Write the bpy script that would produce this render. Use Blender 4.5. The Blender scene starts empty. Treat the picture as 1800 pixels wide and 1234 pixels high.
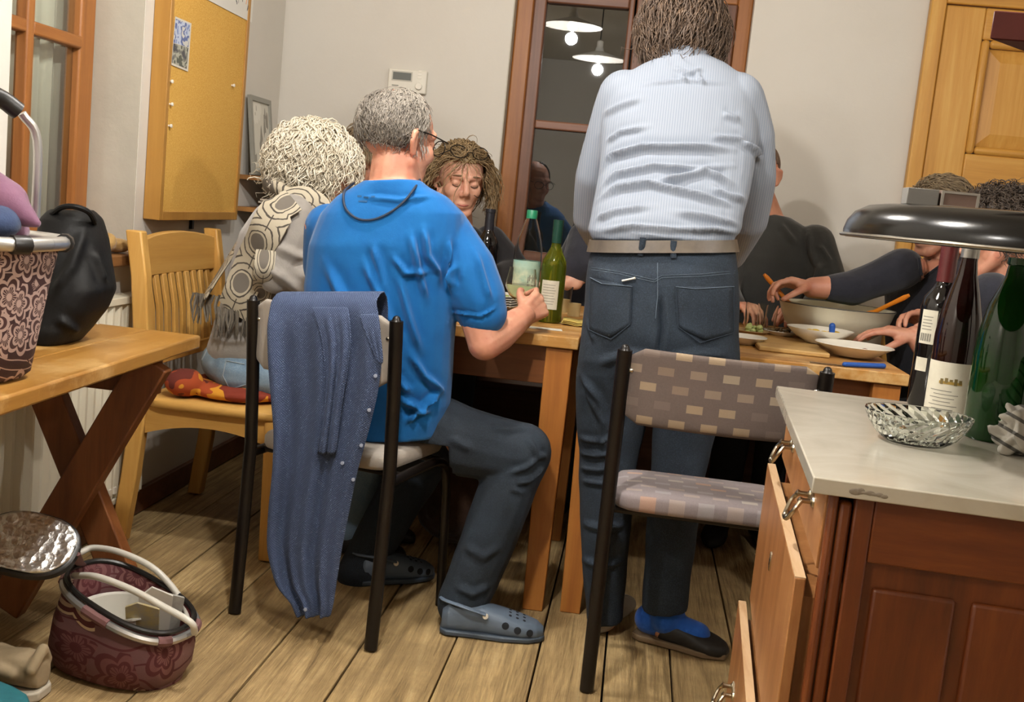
import bpy, bmesh, math, random
import numpy as np
from mathutils import Vector, Matrix, Quaternion
from mathutils.bvhtree import BVHTree
random.seed(7); rng = np.random.default_rng(7)
C = bpy.context.scene.collection
scn = bpy.context.scene
V = Vector
# ---------------------------------------------------------------- camera
FPX, EYE = 1950.0, 1.11
_s, _c = math.sin(math.atan(.10)), math.cos(math.atan(.10))
_Y = V((230, 234, -FPX)); _d = _s*_Y.x + _c*_Y.y
_Y.normalize(); _Z = V((_s, _c, _d/FPX)).normalized(); _X = _Y.cross(_Z)
RC = Matrix((_X, _Y, _Z))                       # world <- camera
cam_d = bpy.data.cameras.new('camera'); cam = bpy.data.objects.new('camera', cam_d); C.objects.link(cam)
cam.matrix_world = Matrix.Translation((0, 0, EYE)) @ RC.to_4x4()
cam_d.sensor_width = 36; cam_d.lens = 36*FPX/1800; cam_d.clip_start = .05
scn.camera = cam
def ray(px, py): return (RC @ V((px-900, -(py-617), -FPX)))
def at(px, py, Y=None, Z=None, X=None):
    r = ray(px, py)
    t = Y/r.y if Y is not None else ((Z-EYE)/r.z if Z is not None else X/r.x)
    return V((0, 0, EYE)) + r*t
# ---------------------------------------------------------------- world, exposure, lamps
w = bpy.data.worlds.new('world'); scn.world = w; w.use_nodes = True
w.node_tree.nodes['Background'].inputs[0].default_value = (.012, .014, .02, 1)
w.node_tree.nodes['Background'].inputs[1].default_value = 1
scn.view_settings.view_transform = 'Standard'; scn.view_settings.look = 'None'
scn.view_settings.gamma = 1; scn.view_settings.use_curve_mapping = False
scn.view_settings.exposure = 0.36
LAMPS = [(-.53, 2.5, 2.145, 34), (-.41, 1.55, 2.10, 62), (-1.15, .1, 2.08, 34), (1.15, 1.75, 2.08, 38)]
LAMP_COL = (1, .967, .935)
# ---------------------------------------------------------------- materials
def L(h):
    if isinstance(h, str):
        h = h.lstrip('#'); h = tuple(int(h[i:i+2], 16)/255 for i in (0, 2, 4))
    return tuple(x/12.92 if x <= .04045 else ((x+.055)/1.055)**2.4 for x in h[:3]) + (1,)
class NT:
    def __init__(s, name):
        s.m = bpy.data.materials.new(name); s.m.use_nodes = True
        s.t = s.m.node_tree; s.b = s.t.nodes['Principled BSDF']
    def n(s, ty, **k):
        nd = s.t.nodes.new(ty)
        for a, v in k.items(): setattr(nd, a, v)
        return nd
    def l(s, a, b): s.t.links.new(a, b)
    def coord(s, scale=(1, 1, 1), kind='Object', rot=(0, 0, 0)):
        tc = s.n('ShaderNodeTexCoord'); mp = s.n('ShaderNodeMapping')
        mp.inputs['Scale'].default_value = scale; mp.inputs['Rotation'].default_value = rot
        s.l(tc.outputs[kind], mp.inputs[0]); return mp.outputs[0]
    def noise(s, vec, scale, detail=4, rough=.6, dist=0):
        n = s.n('ShaderNodeTexNoise'); n.inputs['Scale'].default_value = scale; n.inputs['Detail'].default_value = detail
        n.inputs['Roughness'].default_value = rough; n.inputs['Distortion'].default_value = dist
        s.l(vec, n.inputs['Vector']); return n.outputs['Fac']
    def ramp(s, fac, stops, interp='LINEAR'):
        r = s.n('ShaderNodeValToRGB'); r.color_ramp.interpolation = interp; e = r.color_ramp.elements
        while len(e) < len(stops): e.new(.5)
        for i, (p, c) in enumerate(stops): e[i].position = p; e[i].color = L(c) if isinstance(c, (str,)) else (c, c, c, 1)
        s.l(fac, r.inputs[0]); return r.outputs[0]
    def mix(s, fac, a, b, mode='MIX'):
        m = s.n('ShaderNodeMix', data_type='RGBA', blend_type=mode)
        for v, sock in ((fac, 0), (a, 6), (b, 7)):
            if isinstance(v, (int, float)): m.inputs[sock].default_value = v if sock == 0 else (v, v, v, 1)
            elif isinstance(v, str): m.inputs[sock].default_value = L(v)
            else: s.l(v, m.inputs[sock])
        return m.outputs[2]
    def math(s, op, a, b=0, c=0):
        m = s.n('ShaderNodeMath', operation=op)
        for i, v in enumerate((a, b, c)):
            if isinstance(v, (int, float)): m.inputs[i].default_value = v
            else: s.l(v, m.inputs[i])
        return m.outputs[0]
    def vmath(s, op, a, b=None):
        m = s.n('ShaderNodeVectorMath', operation=op); s.l(a, m.inputs[0])
        if b is not None:
            if isinstance(b, tuple): m.inputs[1].default_value = b
            else: s.l(b, m.inputs[1])
        return m
    def bump(s, h, strength=.3, dist=.002):
        b = s.n('ShaderNodeBump'); b.inputs['Strength'].default_value = strength; b.inputs['Distance'].default_value = dist
        s.l(h, b.inputs['Height']); s.l(b.outputs[0], s.b.inputs['Normal'])
    def set(s, col=None, rough=None, metal=None, **k):
        for nm, v in (('Base Color', col), ('Roughness', rough), ('Metallic', metal)):
            if v is None: continue
            if isinstance(v, str): s.b.inputs[nm].default_value = L(v)
            elif isinstance(v, (int, float)): s.b.inputs[nm].default_value = v
            else: s.l(v, s.b.inputs[nm])
        for nm, v in k.items(): s.b.inputs[nm.replace('_', ' ')].default_value = v
        return s.m
def plain(name, col, rough=.5, metal=0, var=None, vs=8, bump=0, bs=60, **k):
    t = NT(name); v = t.coord()
    if var: col = t.mix(t.ramp(t.noise(v, vs), [(.3, 0.), (.7, 1.)]), col, var)
    if bump: t.bump(t.noise(v, bs, 3), bump)
    return t.set(col, rough, metal, **k)
def cloth(name, col, var, weave=500, bump=.35, rough=.9, vs=14, sheen=.2):
    t = NT(name); v = t.coord()
    c = t.mix(t.ramp(t.noise(v, vs, 5), [(.3, 0.), (.72, 1.)]), col, var)
    t.bump(t.math('ADD', t.noise(v, weave, 2), t.math('MULTIPLY', t.noise(v, 45, 4), 2.5)), bump, .0015)
    t.set(c, rough); t.b.inputs['Sheen Weight'].default_value = sheen; t.b.inputs['Specular IOR Level'].default_value = .2
    return t.m
def wood(name, stops, axis=1, scale=9, stretch=.07, rough=.45, bump=.15, wear=None, spec=.4):
    t = NT(name); sc = [1, 1, 1]; sc[axis] = stretch
    v = t.coord(tuple(sc))
    g = t.noise(v, scale, 8, .62, 1.2); f = t.noise(v, scale*9, 3, .7)
    fac = t.math('ADD', t.math('MULTIPLY', g, .75), t.math('MULTIPLY', f, .25))
    c = t.ramp(fac, stops)
    if wear:
        c = t.mix(t.ramp(t.noise(t.coord(), 5, 8, .7), [(.52, 0.), (.66, 1.)]), c, wear)
    t.bump(f, bump, .001)
    t.set(c, rough); t.b.inputs['Specular IOR Level'].default_value = spec
    return t.m
def glass(name, col=(1, 1, 1, 1), rough=0.0, ior=1.45):
    t = NT(name)
    t.set(None, rough); t.b.inputs['Base Color'].default_value = col
    t.b.inputs['Transmission Weight'].default_value = 1; t.b.inputs['IOR'].default_value = ior
    return t.m
# ---------------------------------------------------------------- mesh helpers
def B(): return bmesh.new()
def fr(z, hint=V((0, 0, 1))):
    z = V(z).normalized()
    if abs(z.dot(hint)) > .98: hint = V((0, 1, 0)) if abs(z.y) < .9 else V((1, 0, 0))
    x = hint.cross(z).normalized(); return x, z.cross(x), z
def box(bm, lo, hi, M=None):
    vs = []
    for k in range(8):
        p = V((hi[0] if k & 1 else lo[0], hi[1] if k & 2 else lo[1], hi[2] if k & 4 else lo[2]))
        vs.append(bm.verts.new(M @ p if M else p))
    for f in ((0, 2, 3, 1), (4, 5, 7, 6), (0, 1, 5, 4), (2, 6, 7, 3), (0, 4, 6, 2), (1, 3, 7, 5)):
        bm.faces.new([vs[i] for i in f])
    return bm
def rings(bm, rs, cap=True, closed=True):
    R = [[bm.verts.new(p) for p in r] for r in rs]; n = len(R[0])
    for a, b in zip(R, R[1:]):
        for i in range(n if closed else n-1):
            j = (i+1) % n; bm.faces.new((a[i], a[j], b[j], b[i]))
    if cap and closed:
        bm.faces.new(R[0][::-1]); bm.faces.new(R[-1])
    return bm
def tube(bm, pts, r, n=8, flat=1, hint=V((0, 0, 1))):
    pts = [V(p) for p in pts]; rr = r if isinstance(r, (list, tuple)) else [r]*len(pts)
    x = None; out = []
    for i, p in enumerate(pts):
        t = (pts[min(i+1, len(pts)-1)] - pts[max(i-1, 0)])
        if t.length < 1e-9: t = V((0, 0, 1))
        t.normalize()
        if x is None: x = fr(t, hint)[0]
        x = (x - t*x.dot(t))
        if x.length < 1e-6: x = fr(t, hint)[0]
        x.normalize(); y = t.cross(x)
        out.append([p + x*(math.cos(a)*rr[i]) + y*(math.sin(a)*rr[i]*flat) for a in [2*math.pi*k/n for k in range(n)]])
    return rings(bm, out)
def lathe(bm, prof, c=(0, 0, 0), n=32, axis=V((0, 0, 1))):
    x, y, z = fr(axis, V((0, 1, 0)) if abs(V(axis).normalized().y) < .9 else V((0, 0, 1))); c = V(c)
    return rings(bm, [[c + z*h + x*(math.cos(a)*max(r, 1e-4)) + y*(math.sin(a)*max(r, 1e-4)) for a in [2*math.pi*k/n for k in range(n)]] for r, h in prof])
def cap(bm, p0, p1, r0, r1=None, n=14):
    p0, p1 = V(p0), V(p1); r1 = r0 if r1 is None else r1
    d = p1-p0
    if d.length < 1e-6: d = V((0, 0, 1e-5))
    x, y, z = fr(d); L_ = d.length; out = []
    for k in range(5):
        a = -math.pi/2 + math.pi/2*k/5 + .05*(k == 0); out.append((p0 + z*r0*math.sin(a), r0*math.cos(a)))
    out.append((p0, r0)); out.append((p1, r1))
    for k in range(1, 6):
        a = math.pi/2*k/5 - .05*(k == 5); out.append((p1 + z*r1*math.sin(a), r1*math.cos(a)))
    return rings(bm, [[c + x*(math.cos(t)*r) + y*(math.sin(t)*r) for t in [2*math.pi*k/n for k in range(n)]] for c, r in out])
def chain(bm, pts, rs):
    for i in range(len(pts)-1): cap(bm, pts[i], pts[i+1], rs[i], rs[i+1])
def ell(bm, c, r, M=None, n=20):
    c = V(c); out = []
    for k in range(n//2+1):
        a = -math.pi/2 + math.pi*k/(n//2); a = max(-1.52, min(1.52, a))
        out.append([V((r[0]*math.cos(a)*math.cos(t), r[1]*math.cos(a)*math.sin(t), r[2]*math.sin(a))) for t in [2*math.pi*j/n for j in range(n)]])
    return rings(bm, [[c + (M @ p if M else p) for p in q] for q in out])
def loft(bm, secs, n=28, ex=2.3, front=V((0, 1, 0))):
    """secs: (centre, half width a, half depth b, right axis)"""
    out = []
    for c, a, b, x in secs:
        x = V(x).normalized(); f = (front - x*front.dot(x)).normalized(); ring = []
        for k in range(n):
            t = 2*math.pi*k/n; ct, st = math.cos(t), math.sin(t)
            ring.append(c + x*(a*math.copysign(abs(ct)**(2/ex), ct)) + f*(b*math.copysign(abs(st)**(2/ex), st)))
        out.append(ring)
    return rings(bm, out)
def rows(rs):
    """silhouette rows (y, x left, x right, half depth, Y) in photo pixels -> loft sections"""
    o = []
    for y, xl, xr, b, Y in rs:
        p, q = at(xl, y, Y=Y), at(xr, y, Y=Y); o.append(((p+q)/2, (q-p).length/2, b, q-p))
    return o
def smooth_rows(rs, k=3):
    rs = np.array(rs, float); n = len(rs); t = np.linspace(0, n-1, (n-1)*k+1)
    return [tuple(np.interp(t[i], range(n), rs[:, j]) for j in range(rs.shape[1])) for i in range(len(t))]
def tag(o, label=None, cat=None, group=None, kind=None):
    for k, v in (('label', label), ('category', cat), ('group', group), ('kind', kind)):
        if v: o[k] = v
    return o
def thing(name, loc, label, cat, group=None):
    o = bpy.data.objects.new(name, None); C.objects.link(o); o.location = loc; o.empty_display_size = .05
    return tag(o, label, cat, group)
def parent(o, p):
    o.parent = p; o.matrix_parent_inverse = Matrix.Translation(-wloc(p)) if p.type == 'EMPTY' else Matrix()
def wloc(p): return V(p.location)
def obj(name, bm, m, par=None, smooth=True, bev=0, uv=None, sharp=40):
    if isinstance(bm, bpy.types.Mesh): me = bm
    else:
        bmesh.ops.recalc_face_normals(bm, faces=bm.faces)
        me = bpy.data.meshes.new(name); bm.to_mesh(me); bm.free()
    o = bpy.data.objects.new(name, me); C.objects.link(o)
    for mm in (m if isinstance(m, (list, tuple)) else [m]): 
        if mm: me.materials.append(mm)
    if smooth:
        me.polygons.foreach_set('use_smooth', [True]*len(me.polygons))
        try: me.set_sharp_from_angle(angle=math.radians(sharp))
        except Exception: pass
    if bev:
        b = o.modifiers.new('b', 'BEVEL'); b.width = bev; b.segments = 2; b.limit_method = 'ANGLE'; b.harden_normals = False
    if par: parent(o, par)
    return o
def blob(name, bm, m, par=None, voxel=.006, it=4, dec=0, post=None):
    """union of overlapping closed shells -> one continuous skin"""
    bmesh.ops.recalc_face_normals(bm, faces=bm.faces)
    me = bpy.data.meshes.new(name); bm.to_mesh(me); bm.free()
    o = bpy.data.objects.new(name, me); C.objects.link(o)
    r = o.modifiers.new('r', 'REMESH'); r.mode = 'VOXEL'; r.voxel_size = voxel
    if it: s = o.modifiers.new('s', 'SMOOTH'); s.factor = .5; s.iterations = it
    if dec: d = o.modifiers.new('d', 'DECIMATE'); d.ratio = dec
    dg = bpy.context.evaluated_depsgraph_get()
    me2 = bpy.data.meshes.new_from_object(o.evaluated_get(dg)); o.modifiers.clear()
    o.data = me2; bpy.data.meshes.remove(me); me2.name = name
    for mm in (m if isinstance(m, (list, tuple)) else [m]): me2.materials.append(mm)
    me2.polygons.foreach_set('use_smooth', [True]*len(me2.polygons))
    if post: post(me2)
    if par: parent(o, par)
    return o
def coords(me):
    a = np.empty(len(me.vertices)*3); me.vertices.foreach_get('co', a); return a.reshape(-1, 3)
def norms(me):
    a = np.empty(len(me.vertices)*3); me.vertices.foreach_get('normal', a); return a.reshape(-1, 3)
def setco(me, a): me.vertices.foreach_set('co', a.ravel()); me.update()
def bvh(me):
    return BVHTree.FromPolygons([v.co for v in me.vertices], [p.vertices for p in me.polygons])
def cast(tr, px, py):
    r = ray(px, py).normalized(); h = tr.ray_cast(V((0, 0, EYE)), r)
    return (h[0], h[1]) if h[0] is not None else None
def folds(me, lst):
    """raised cloth folds along polylines found on the surface (photo pixel points), width m, height m"""
    tr = bvh(me); co = coords(me); no = norms(me); d = np.zeros(len(co))
    for pts, wd, h in lst:
        P = []
        for a, b in zip(pts, pts[1:]):
            for k in range(31):
                t = k/30; hit = cast(tr, a[0]+(b[0]-a[0])*t, a[1]+(b[1]-a[1])*t)
                if hit: P.append(hit[0])
        if len(P) < 2: continue
        P = np.array(P); lo = P.min(0)-4*wd; hi = P.max(0)+4*wd
        idx = np.nonzero(((co > lo) & (co < hi)).all(1))[0]
        if not len(idx): continue
        D = np.linalg.norm(co[idx, None]-P[None], axis=2); j = D.argmin(1); q = D.min(1)
        s = j/max(1, len(P)-1); taper = np.clip(np.minimum(s, 1-s)*5, .12, 1)
        d[idx] += 1.8*h*taper*(np.exp(-(q/wd)**2)*1.3 - .6*np.exp(-(q/(2.1*wd))**2))
    setco(me, co + no*d[:, None])
def ripple(me, amp, f, axis=(1, 1, 1), seed=0):
    """soft uneven cloth surface"""
    co = coords(me); no = norms(me); r = np.random.default_rng(seed); d = np.zeros(len(co))
    for k in range(9):
        v = r.normal(size=3)*np.array(axis)*f*(1+k*.25); d += np.sin(co @ v + r.uniform(0, 6.3))/(1+k*.4)
    setco(me, co + no*(amp*d/3)[:, None])
def above(me, z, test):
    """rest a soft surface on the flat support at height z"""
    co = coords(me)
    for i, p in enumerate(co):
        if p[2] < z and test(p): co[i, 2] = z
    setco(me, co)
def ribbon(name, pts, wid, thick, m, par, up=None, n=6, uvs=True, sag=0):
    """thick cloth strip along pts, with UV (u across, v along in metres)"""
    pts = [V(p) for p in pts]; wid = wid if isinstance(wid, (list, tuple)) else [wid]*len(pts)
    bm = B(); uvl = bm.loops.layers.uv.new('UVMap'); top = []; bot = []; L_ = 0; us = []
    for i, p in enumerate(pts):
        t = (pts[min(i+1, len(pts)-1)]-pts[max(i-1, 0)]).normalized()
        if i: L_ += (p-pts[i-1]).length
        nrm = (up[i] if isinstance(up, list) else (up or V((0, -1, 0)))); x = t.cross(nrm).normalized(); z = x.cross(t).normalized()
        a = []; b = []
        for k in range(n+1):
            u = k/n-.5; q = p + x*(u*wid[i]) - z*(sag*(2*u)**2)
            e = thick*(1-(2*u)**4*.7)
            a.append(bm.verts.new(q+z*e/2)); b.append(bm.verts.new(q-z*e/2))
        top.append(a); bot.append(b); us.append(L_)
    def F(vs, uv):
        f = bm.faces.new(vs)
        for l, c in zip(f.loops, uv): l[uvl].uv = c
    for i in range(len(pts)-1):
        for k in range(n):
            uv = [(k/n, us[i]), ((k+1)/n, us[i]), ((k+1)/n, us[i+1]), (k/n, us[i+1])]
            F((top[i][k], top[i][k+1], top[i+1][k+1], top[i+1][k]), uv)
            F((bot[i][k], bot[i+1][k], bot[i+1][k+1], bot[i][k+1]), [uv[0], uv[3], uv[2], uv[1]])
        for k in (0, n):
            F((top[i][k], top[i+1][k], bot[i+1][k], bot[i][k]), [(k/n, us[i])]*4)
    for i in (0, len(pts)-1):
        for k in range(n): F((top[i][k], bot[i][k], bot[i][k+1], top[i][k+1]), [(k/n, us[i])]*4)
    return obj(name, bm, m, par)
def spline(pts, k=6):
    """Catmull-Rom through pts"""
    P = [V(p) for p in pts]; P = [P[0]*2-P[1]] + P + [P[-1]*2-P[-2]]; o = []
    for i in range(1, len(P)-2):
        for j in range(k):
            t = j/k; a, b, c, d = P[i-1:i+3]
            o.append(.5*((2*b)+(c-a)*t+(2*a-5*b+4*c-d)*t*t+(3*b-a-3*c+d)*t**3))
    return o+[P[-2]]
# ---------------------------------------------------------------- shared materials
M_wall = plain('plaster', '#cfcac0', .9, var='#c9c3b8', vs=1.5, bump=.25, bs=45)
M_reveal = plain('rough_plaster', '#b9b3a4', .95, var='#aea899', vs=6, bump=.6, bs=30)
PINE = [(.3, '#a8752f'), (.5, '#c08c3e'), (.7, '#cfa254')]
M_pine_z = wood('pine_upright', PINE, 2, 10, .05); M_pine_x = wood('pine_across', PINE, 0, 10, .05); M_pine_y = wood('pine_deep', PINE, 1, 10, .05)
OAKY = [(.3, '#7a4a22'), (.5, '#955e2e'), (.7, '#a97038')]
M_win_z = wood('window_wood_upright', OAKY, 2, 12, .05); M_win_y = wood('window_wood_y', OAKY, 1, 12, .05); M_win_x = wood('window_wood_x', OAKY, 0, 12, .05)
DARKW = [(.3, '#4e2f1f'), (.5, '#6b4530'), (.7, '#7f5640')]
M_dwin_z = wood('old_window_upright', DARKW, 2, 12, .05); M_dwin_x = wood('old_window_across', DARKW, 0, 12, .05)
BEECH = [(.3, '#b7873f'), (.5, '#c9994f'), (.7, '#d6ab62')]
M_beech_x = wood('beech_x', BEECH, 0, 9, .06, .4, .08); M_beech_y = wood('beech_y', BEECH, 1, 9, .06, .4, .08); M_beech_z = wood('beech_z', BEECH, 2, 9, .06, .4, .08)
M_black = plain('black_steel', '#140f0c', .35, .3, bump=.05)
M_chrome = plain('bright_metal', '#c8c4ba', .22, 1)
M_alu = plain('brushed_aluminium', '#c4c2bd', .38, .9)
M_white = plain('white_ceramic', '#e2ddd0', .2)
M_enamel = plain('white_enamel', '#dfdcd2', .25)
def pane(name):
    t = NT(name); t.t.nodes.remove(t.b)
    a = t.n('ShaderNodeBsdfTransparent'); g = t.n('ShaderNodeBsdfGlossy'); g.inputs['Roughness'].default_value = .01
    f = t.n('ShaderNodeFresnel'); f.inputs[0].default_value = 2.2; mx = t.n('ShaderNodeMixShader')
    g.inputs['Color'].default_value = (1, 1, 1, 1); a.inputs[0].default_value = (.9, .92, .9, 1)
    ge = t.n('ShaderNodeNewGeometry'); fk = t.math('MULTIPLY', f.outputs[0], t.math('SUBTRACT', 1.0, ge.outputs['Backfacing'])); t.l(fk, mx.inputs[0]); t.l(a.outputs[0], mx.inputs[1]); t.l(g.outputs[0], mx.inputs[2])
    t.l(mx.outputs[0], t.t.nodes['Material Output'].inputs[0]); return t.m
M_pane = pane('window_pane')
# ---------------------------------------------------------------- room
XL, YB, XR, YF, ZC = -1.53, 4.5, 1.98, -1.9, 2.55
def st(name, bm, m, par=None, **k):
    o = obj(name, bm, m, par, **k)
    if not par: o['kind'] = 'structure'
    return o
# floor: sub-floor + boards
t = NT('floorboards'); v = t.coord((1, .045, 1)); v2 = t.coord()
g = t.noise(v, 26, 9, .68, 1.5); g2 = t.noise(v, 160, 3, .7); blot = t.noise(v2, 3.2, 8, .7)
oi = t.n('ShaderNodeObjectInfo')
c = t.ramp(t.math('ADD', t.math('MULTIPLY', g, .7), t.math('MULTIPLY', g2, .3)), [(.32, '#54422a'), (.45, '#987f55'), (.55, '#bb9f6e'), (.72, '#d8c190')])
c = t.mix(t.ramp(blot, [(.45, 0.), (.68, .75)]), c, '#75603f')
c = t.mix(t.math('MULTIPLY', oi.outputs['Random'], .35), c, '#846a45')
t.bump(t.math('ADD', t.math('MULTIPLY', g, 1.3), g2), .9, .004)
M_floor = t.set(c, .62)
floor = st('floor', box(B(), (XL-.3, YF-.1, -.12), (XR+.3, YB+.3, -.022)), plain('subfloor', '#140e08', .9))
x = XL; i = 0
while x < XR-.02:
    wd = random.uniform(.165, .22); x1 = min(x+wd, XR); y = YF; cut = random.uniform(.4, 2.6)
    while y < YB:
        y1 = min(y+cut, YB); dz = random.uniform(-.0015, .0015)
        obj('floorboard', box(B(), (x+.0025, y+.001, -.022), (x1-.0025, y1-.001, dz-.0005)), M_floor, floor, smooth=False, bev=.002)
        y = y1; cut = random.uniform(1.6, 3.2)
    x = x1
# left wall with the window recess  (recess y 2.50..3.25, sill z .86)
WY0, WY1, WZ0, WZ1 = 2.545, 3.245, .85, 2.2
bm = B()
box(bm, (XL-.35, YF, -.02), (XL, WY0, ZC)); box(bm, (XL-.35, WY1, -.02), (XL, YB, ZC))
box(bm, (XL-.35, WY0, -.02), (XL, WY1, WZ0)); box(bm, (XL-.35, WY0, WZ1), (XL, WY1, ZC))
wl = st('wall_left', bm, M_wall, smooth=False)
obj('reveal', box(B(), (XL-.2, WY1-.004, WZ0), (XL-.002, WY1+.01, WZ1)), M_reveal, wl, smooth=False)
obj('reveal', box(B(), (XL-.2, WY0-.01, WZ0), (XL-.002, WY0+.004, WZ1)), M_reveal, wl, smooth=False)
# back wall with window niche
BX0, BX1, BZ0, BZ1 = -.60, .335, .80, 2.02
bm = B()
box(bm, (XL-.35, YB, -.02), (BX0, YB+.3, ZC)); box(bm, (BX1, YB, -.02), (XR+.3, YB+.3, ZC))
box(bm, (BX0, YB, -.02), (BX1, YB+.3, BZ0)); box(bm, (BX0, YB, BZ1), (BX1, YB+.3, ZC))
wb = st('wall_back', bm, M_wall, smooth=False)
obj('reveal', box(B(), (BX0-.01, YB+.002, BZ0), (BX0+.004, YB+.2, BZ1)), M_reveal, wb, smooth=False)
st('wall_right', box(B(), (XR, YF, -.02), (XR+.3, YB, ZC)), M_wall, smooth=False)
st('wall_front', box(B(), (XL-.35, YF-.2, -.02), (XR+.3, YF, ZC)), M_wall, smooth=False)
st('ceiling', box(B(), (XL-.35, YF-.2, ZC), (XR+.3, YB+.3, ZC+.15)), plain('ceiling_paint', '#cfc8b8', .95), smooth=False)
for nm, lo, hi in (('baseboard_back', (XL, YB-.018, 0.002), (XR, YB, .08)), ('baseboard_left', (XL, YF, 0.002), (XL+.018, YB-.02, .08))):
    st(nm, box(B(), lo, hi), wood('skirting_wood', DARKW, 0), bev=.003)
# left window
def bars(par, lst, m, name='glazing_bar', bev=.006):
    for lo, hi in lst: obj(name, box(B(), lo, hi), m, par, bev=bev)
wx = XL-.15
w1 = st('window_1', box(B(), (wx-.05, WY1-.09, WZ0), (wx, WY1-.004, WZ1)), M_win_z, bev=.008)
bars(w1, [((wx-.05, WY0+.004, WZ0), (wx, WY0+.07, WZ1))], M_win_z, 'stile')
bars(w1, [((wx-.05, WY0+.07, WZ0), (wx, WY1-.09, WZ0+.09)), ((wx-.05, WY0+.07, WZ1-.07), (wx, WY1-.09, WZ1))], M_win_y, 'rail')
bars(w1, [((wx-.03, 2.86, WZ0+.09), (wx+.008, 2.895, WZ1-.07))], M_win_z)
bars(w1, [((wx-.03, WY0+.07, z), (wx+.006, 2.86, z+.036)) for z in (1.435,)]+[((wx-.03, 2.895, z), (wx+.006, WY1-.09, z+.036)) for z in (1.435,)], M_win_y)
for y0, y1 in ((WY0+.07, 2.86), (2.895, WY1-.09)):
    for z0, z1 in ((WZ0+.09, 1.435), (1.471, WZ1-.07)):
        obj('pane', box(B(), (wx-.026, y0, z0), (wx-.022, y1, z1)), M_pane, w1, smooth=False)
# a pale roller blind hangs outside the left panes
M_blind = plain('grey_blind', '#d8d5c6', .9, var='#c9c6b6', vs=3)
bd = thing('roller_blind', (wx-.09, 2.9, WZ0), 'pale grey fabric blind hanging behind the left window panes', 'blind')
secs = []
bm = B(); N = 60; fa = [bm.verts.new((wx-.085+.012*math.sin(k*.9)+.006*math.sin(k*2.3), WY0+.0+k*(WY1-WY0)/N, WZ0+.02)) for k in range(N+1)]
fb = [bm.verts.new(v.co+V((0, 0, WZ1-WZ0-.04))) for v in fa]
for k in range(N): bm.faces.new((fa[k], fa[k+1], fb[k+1], fb[k]))
o = obj('blind_fabric', bm, M_blind, bd); s = o.modifiers.new('s', 'SOLIDIFY'); s.thickness = .003
obj('head_rail', box(B(), (wx-.11, WY0+.01, WZ1-.05), (wx-.07, WY1-.01, WZ1-.01)), M_blind, bd)
obj('window_sill', box(B(), (XL-.15, WY0, WZ0-.03), (XL+.05, WY1, WZ0+.004)), wood('sill_wood', [(.3, '#5d3a20'), (.7, '#8a6238')], 1), wl, bev=.005)
# back window
fy = YB+.06
w2 = st('window_2', box(B(), (BX0+.004, fy, BZ0), (BX0+.075, fy+.07, BZ1)), M_win_z, bev=.008)
bars(w2, [((BX1-.06, fy, BZ0), (BX1, fy+.07, BZ1))], M_win_z, 'frame_post')
bars(w2, [((BX0+.075, fy, BZ1-.05), (BX1-.06, fy+.07, BZ1)), ((BX0+.075, fy, BZ0), (BX1-.06, fy+.07, BZ0+.06))], M_win_x, 'frame_rail')
sx = [(BX0+.075, -.125), (-.118, BX1-.06)]
for k, (a, b) in enumerate(sx):
    bars(w2, [((a, fy-.02, BZ0+.06), (a+.05, fy+.04, BZ1-.05)), ((b-.022 if k == 0 else b-.05, fy-.02, BZ0+.06), (b, fy+.04, BZ1-.05))], M_dwin_z, 'casement_stile')
    i0, i1 = a+.05 if k == 0 else a+.022, b-.022 if k == 0 else b-.05
    bars(w2, [((i0, fy-.02, BZ0+.06), (i1, fy+.04, BZ0+.13)), ((i0, fy-.02, BZ1-.1), (i1, fy+.04, BZ1-.05))], M_dwin_x, 'casement_rail')
    bars(w2, [((i0, fy-.016, 1.425), (i1, fy+.03, 1.46))], M_dwin_x)
    for z0, z1 in ((BZ0+.13, 1.425), (1.46, BZ1-.1)):
        obj('pane', box(B(), (i0, fy+.008, z0), (i1, fy+.012, z1)), M_pane, w2, smooth=False)
bm = B(); cap(bm, (BX1-.1, fy-.03, 1.93), (BX1-.1, fy-.02, 1.93), .009); cap(bm, (BX1-.1, fy-.034, 1.93), (BX1-.1, fy-.034, 1.85), .006)
obj('latch', bm, M_chrome, w2)
obj('window_sill', box(B(), (BX0, YB-.03, BZ0-.03), (BX1, YB+.12, BZ0+.002)), M_pine_x, wb, bev=.004)
# night outside: its darkness is put into the colour of two flat panels
M_night = plain('night_dark', '#16181a', .9)
sh = thing('night_panel', (0, YB+.33, 0), 'dark panel standing for the night outside the back window behind the diners', 'night_panel')
obj('night_panel_half', box(B(), (BX0-.1, YB+.31, BZ0-.1), (-.125, YB+.34, BZ1+.1)), M_night, sh)
obj('night_panel_half', box(B(), (-.12, YB+.31, BZ0-.1), (BX1+.1, YB+.34, BZ1+.1)), M_night, sh)
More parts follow.
